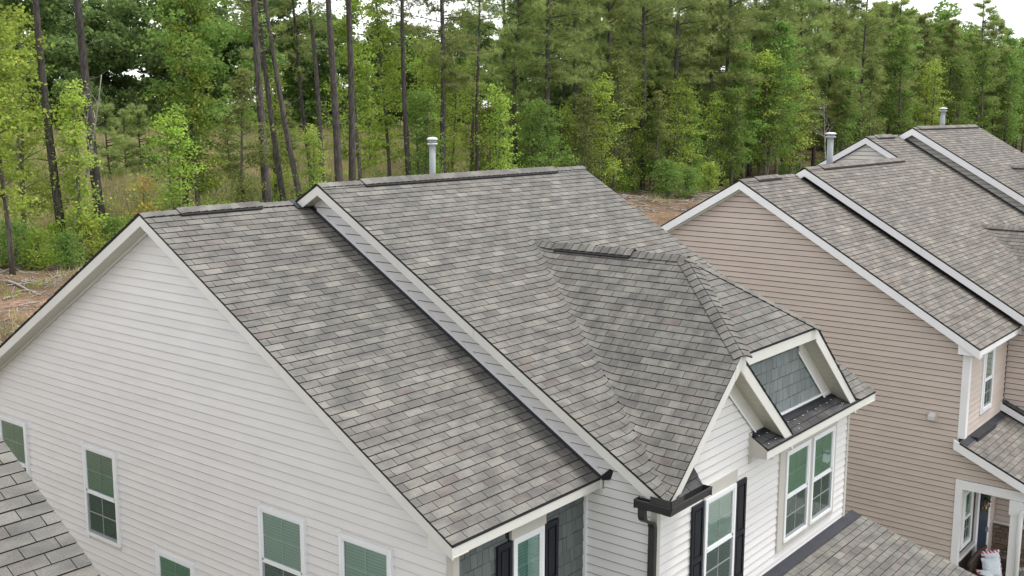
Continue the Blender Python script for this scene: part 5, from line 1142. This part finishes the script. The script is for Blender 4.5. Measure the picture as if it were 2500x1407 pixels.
scatter_mass('far_wood', 'lighter green crowns of the far wood above the clearing', wood(62, 68, 14, 8.5, 11.5, 420, 1500, 2400), 'green', .34, r)
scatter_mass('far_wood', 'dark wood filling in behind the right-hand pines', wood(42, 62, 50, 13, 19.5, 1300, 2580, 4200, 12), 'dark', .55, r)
scatter_mass('far_wood', 'lighter rounded crowns of the wood at the far right', wood(38, 46, 18, 16, 20.5, 2110, 2570, 3600, 12), 'green', .55, r)
# bushy undergrowth along the edge and in the clearing
def brush(n, y0, y1, pxa, pxb, rmin, rmax, nl, up=.8):
    S = []
    for k in range(n):
        y = r.uniform(y0, y1); x = ray_x(r.uniform(pxa, pxb), y); q = r.uniform(rmin, rmax); S.append(((x, y, float(hgt(x, y))+q*.45), int(nl*q), q, up))
    return S
scatter_mass('undergrowth', 'mixed green undergrowth below the trees', brush(120, 32, 42, 450, 2560, .6, 1.5, 330), 'green', .17, r)
scatter_mass('undergrowth', 'yellow-green undergrowth below the trees', brush(110, 30.5, 44, 380, 1800, .5, 1.3, 330)+brush(26, 30.5, 40, -60, 380, .4, 1.0, 330)+brush(110, 42, 60, -60, 1350, .45, 1.0, 280), 'lime', .16, r)
scatter_mass('undergrowth', 'olive brown undergrowth in the clearing', brush(150, 36, 60, -60, 1500, .6, 1.5, 260), 'olive', .17, r)
scatter_mass('undergrowth', 'dark green undergrowth deep between the trunks', brush(110, 40, 60, 1200, 2560, .9, 2.2, 260, 1.1), 'dark', .26, r)
def grass(name, label, n, y0, y1, pxa, pxb, h, mat, clump=40):
    ncl = n//clump; yy = r.uniform(y0, y1, ncl); xx = np.array([ray_x(r.uniform(pxa, pxb), y) for y in yy])
    x = np.repeat(xx, clump)+r.normal(scale=.35, size=ncl*clump); y = np.repeat(yy, clump)+r.normal(scale=.35, size=ncl*clump); z = hgt(x, y); m = len(x)
    a = r.uniform(0, 6.28, m); hh = h*r.uniform(.4, 1.2, m); wd = .02+.012*h
    b = np.stack([np.cos(a)*wd, np.sin(a)*wd, 0*a], 1); p = np.stack([x, y, z-.03], 1); tip = p+np.stack([r.normal(scale=.22, size=m)*hh, r.normal(scale=.22, size=m)*hh, hh], 1)
    v = np.stack([p-b, p+b, tip], 1).reshape(-1, 3); o = link(name, fast_mesh(name, v, np.arange(3*m).reshape(-1, 3), LM[mat])); o['kind'] = 'stuff'; o['label'] = label
grass('tall_grass', 'tall straw-coloured grass in the clearing', 90000, 36, 64, -60, 1450, 1.5, 'straw')
grass('bank_grass', 'sparse dry grass tufts on the bare bank', 5000, 17, 30, -60, 1900, .45, 'straw', 60)
grass('bank_weeds', 'short green weeds on the bare bank', 2600, 17, 30, -60, 1900, .28, 'lime', 50)
# twigs and logs
tb = MB()
for k in range(420):
    y = r.uniform(16, 31); x = ray_x(r.uniform(-40, 420), y); a = r.uniform(0, 6.28); L = r.uniform(.15, .9); z = float(hgt(x, y))+.03
    e = (x+math.cos(a)*L, y+math.sin(a)*L); tb.tube([(x, y, z), ((x+e[0])/2+r.normal()*.05, (y+e[1])/2, z+r.uniform(0, .08)), (e[0], e[1], float(hgt(*e))+.03)], [r.uniform(.008, .025)]*3, 4)
for k in range(260):
    y = r.uniform(24, 33); x = ray_x(r.uniform(1500, 1780), y); a = r.uniform(0, 6.28); L = r.uniform(.3, 1.5); z = float(hgt(x, y))+.04
    tb.tube([(x, y, z), (x+math.cos(a)*L, y+math.sin(a)*L, z+r.uniform(0, .2))], [.03, .015], 4)
o = tb.build('fallen_twigs', BK['dead'], None); o['kind'] = 'stuff'; o['label'] = 'grey twigs and sticks scattered over the bare bank'
def log(pa, pb, y0, y1, rad, label):
    x0, x1 = ray_x(pa, y0, 700), ray_x(pb, y1, 700); n = 6
    pts = [(x0+(x1-x0)*k/n, y0+(y1-y0)*k/n+.05*math.sin(k*2.1), float(hgt(x0+(x1-x0)*k/n, y0+(y1-y0)*k/n))+rad*.8+.03*math.sin(k)) for k in range(n+1)]
    o = one('fallen_log', lambda b: (b.tube(pts, [rad*(1-.06*k) for k in range(n+1)], 8), b.tube([pts[3], (pts[3][0]+.3, pts[3][1]+.2, pts[3][2]+.35)], [rad*.4, rad*.15], 5)), BK['dead'], None, True); tag(o, label, 'log')
log(18, 98, 27.0, 24.2, .055, 'long pale fallen branch lying on the bare bank at the left')
log(6, 40, 24.4, 24.8, .045, 'short pale log beside the long fallen branch')
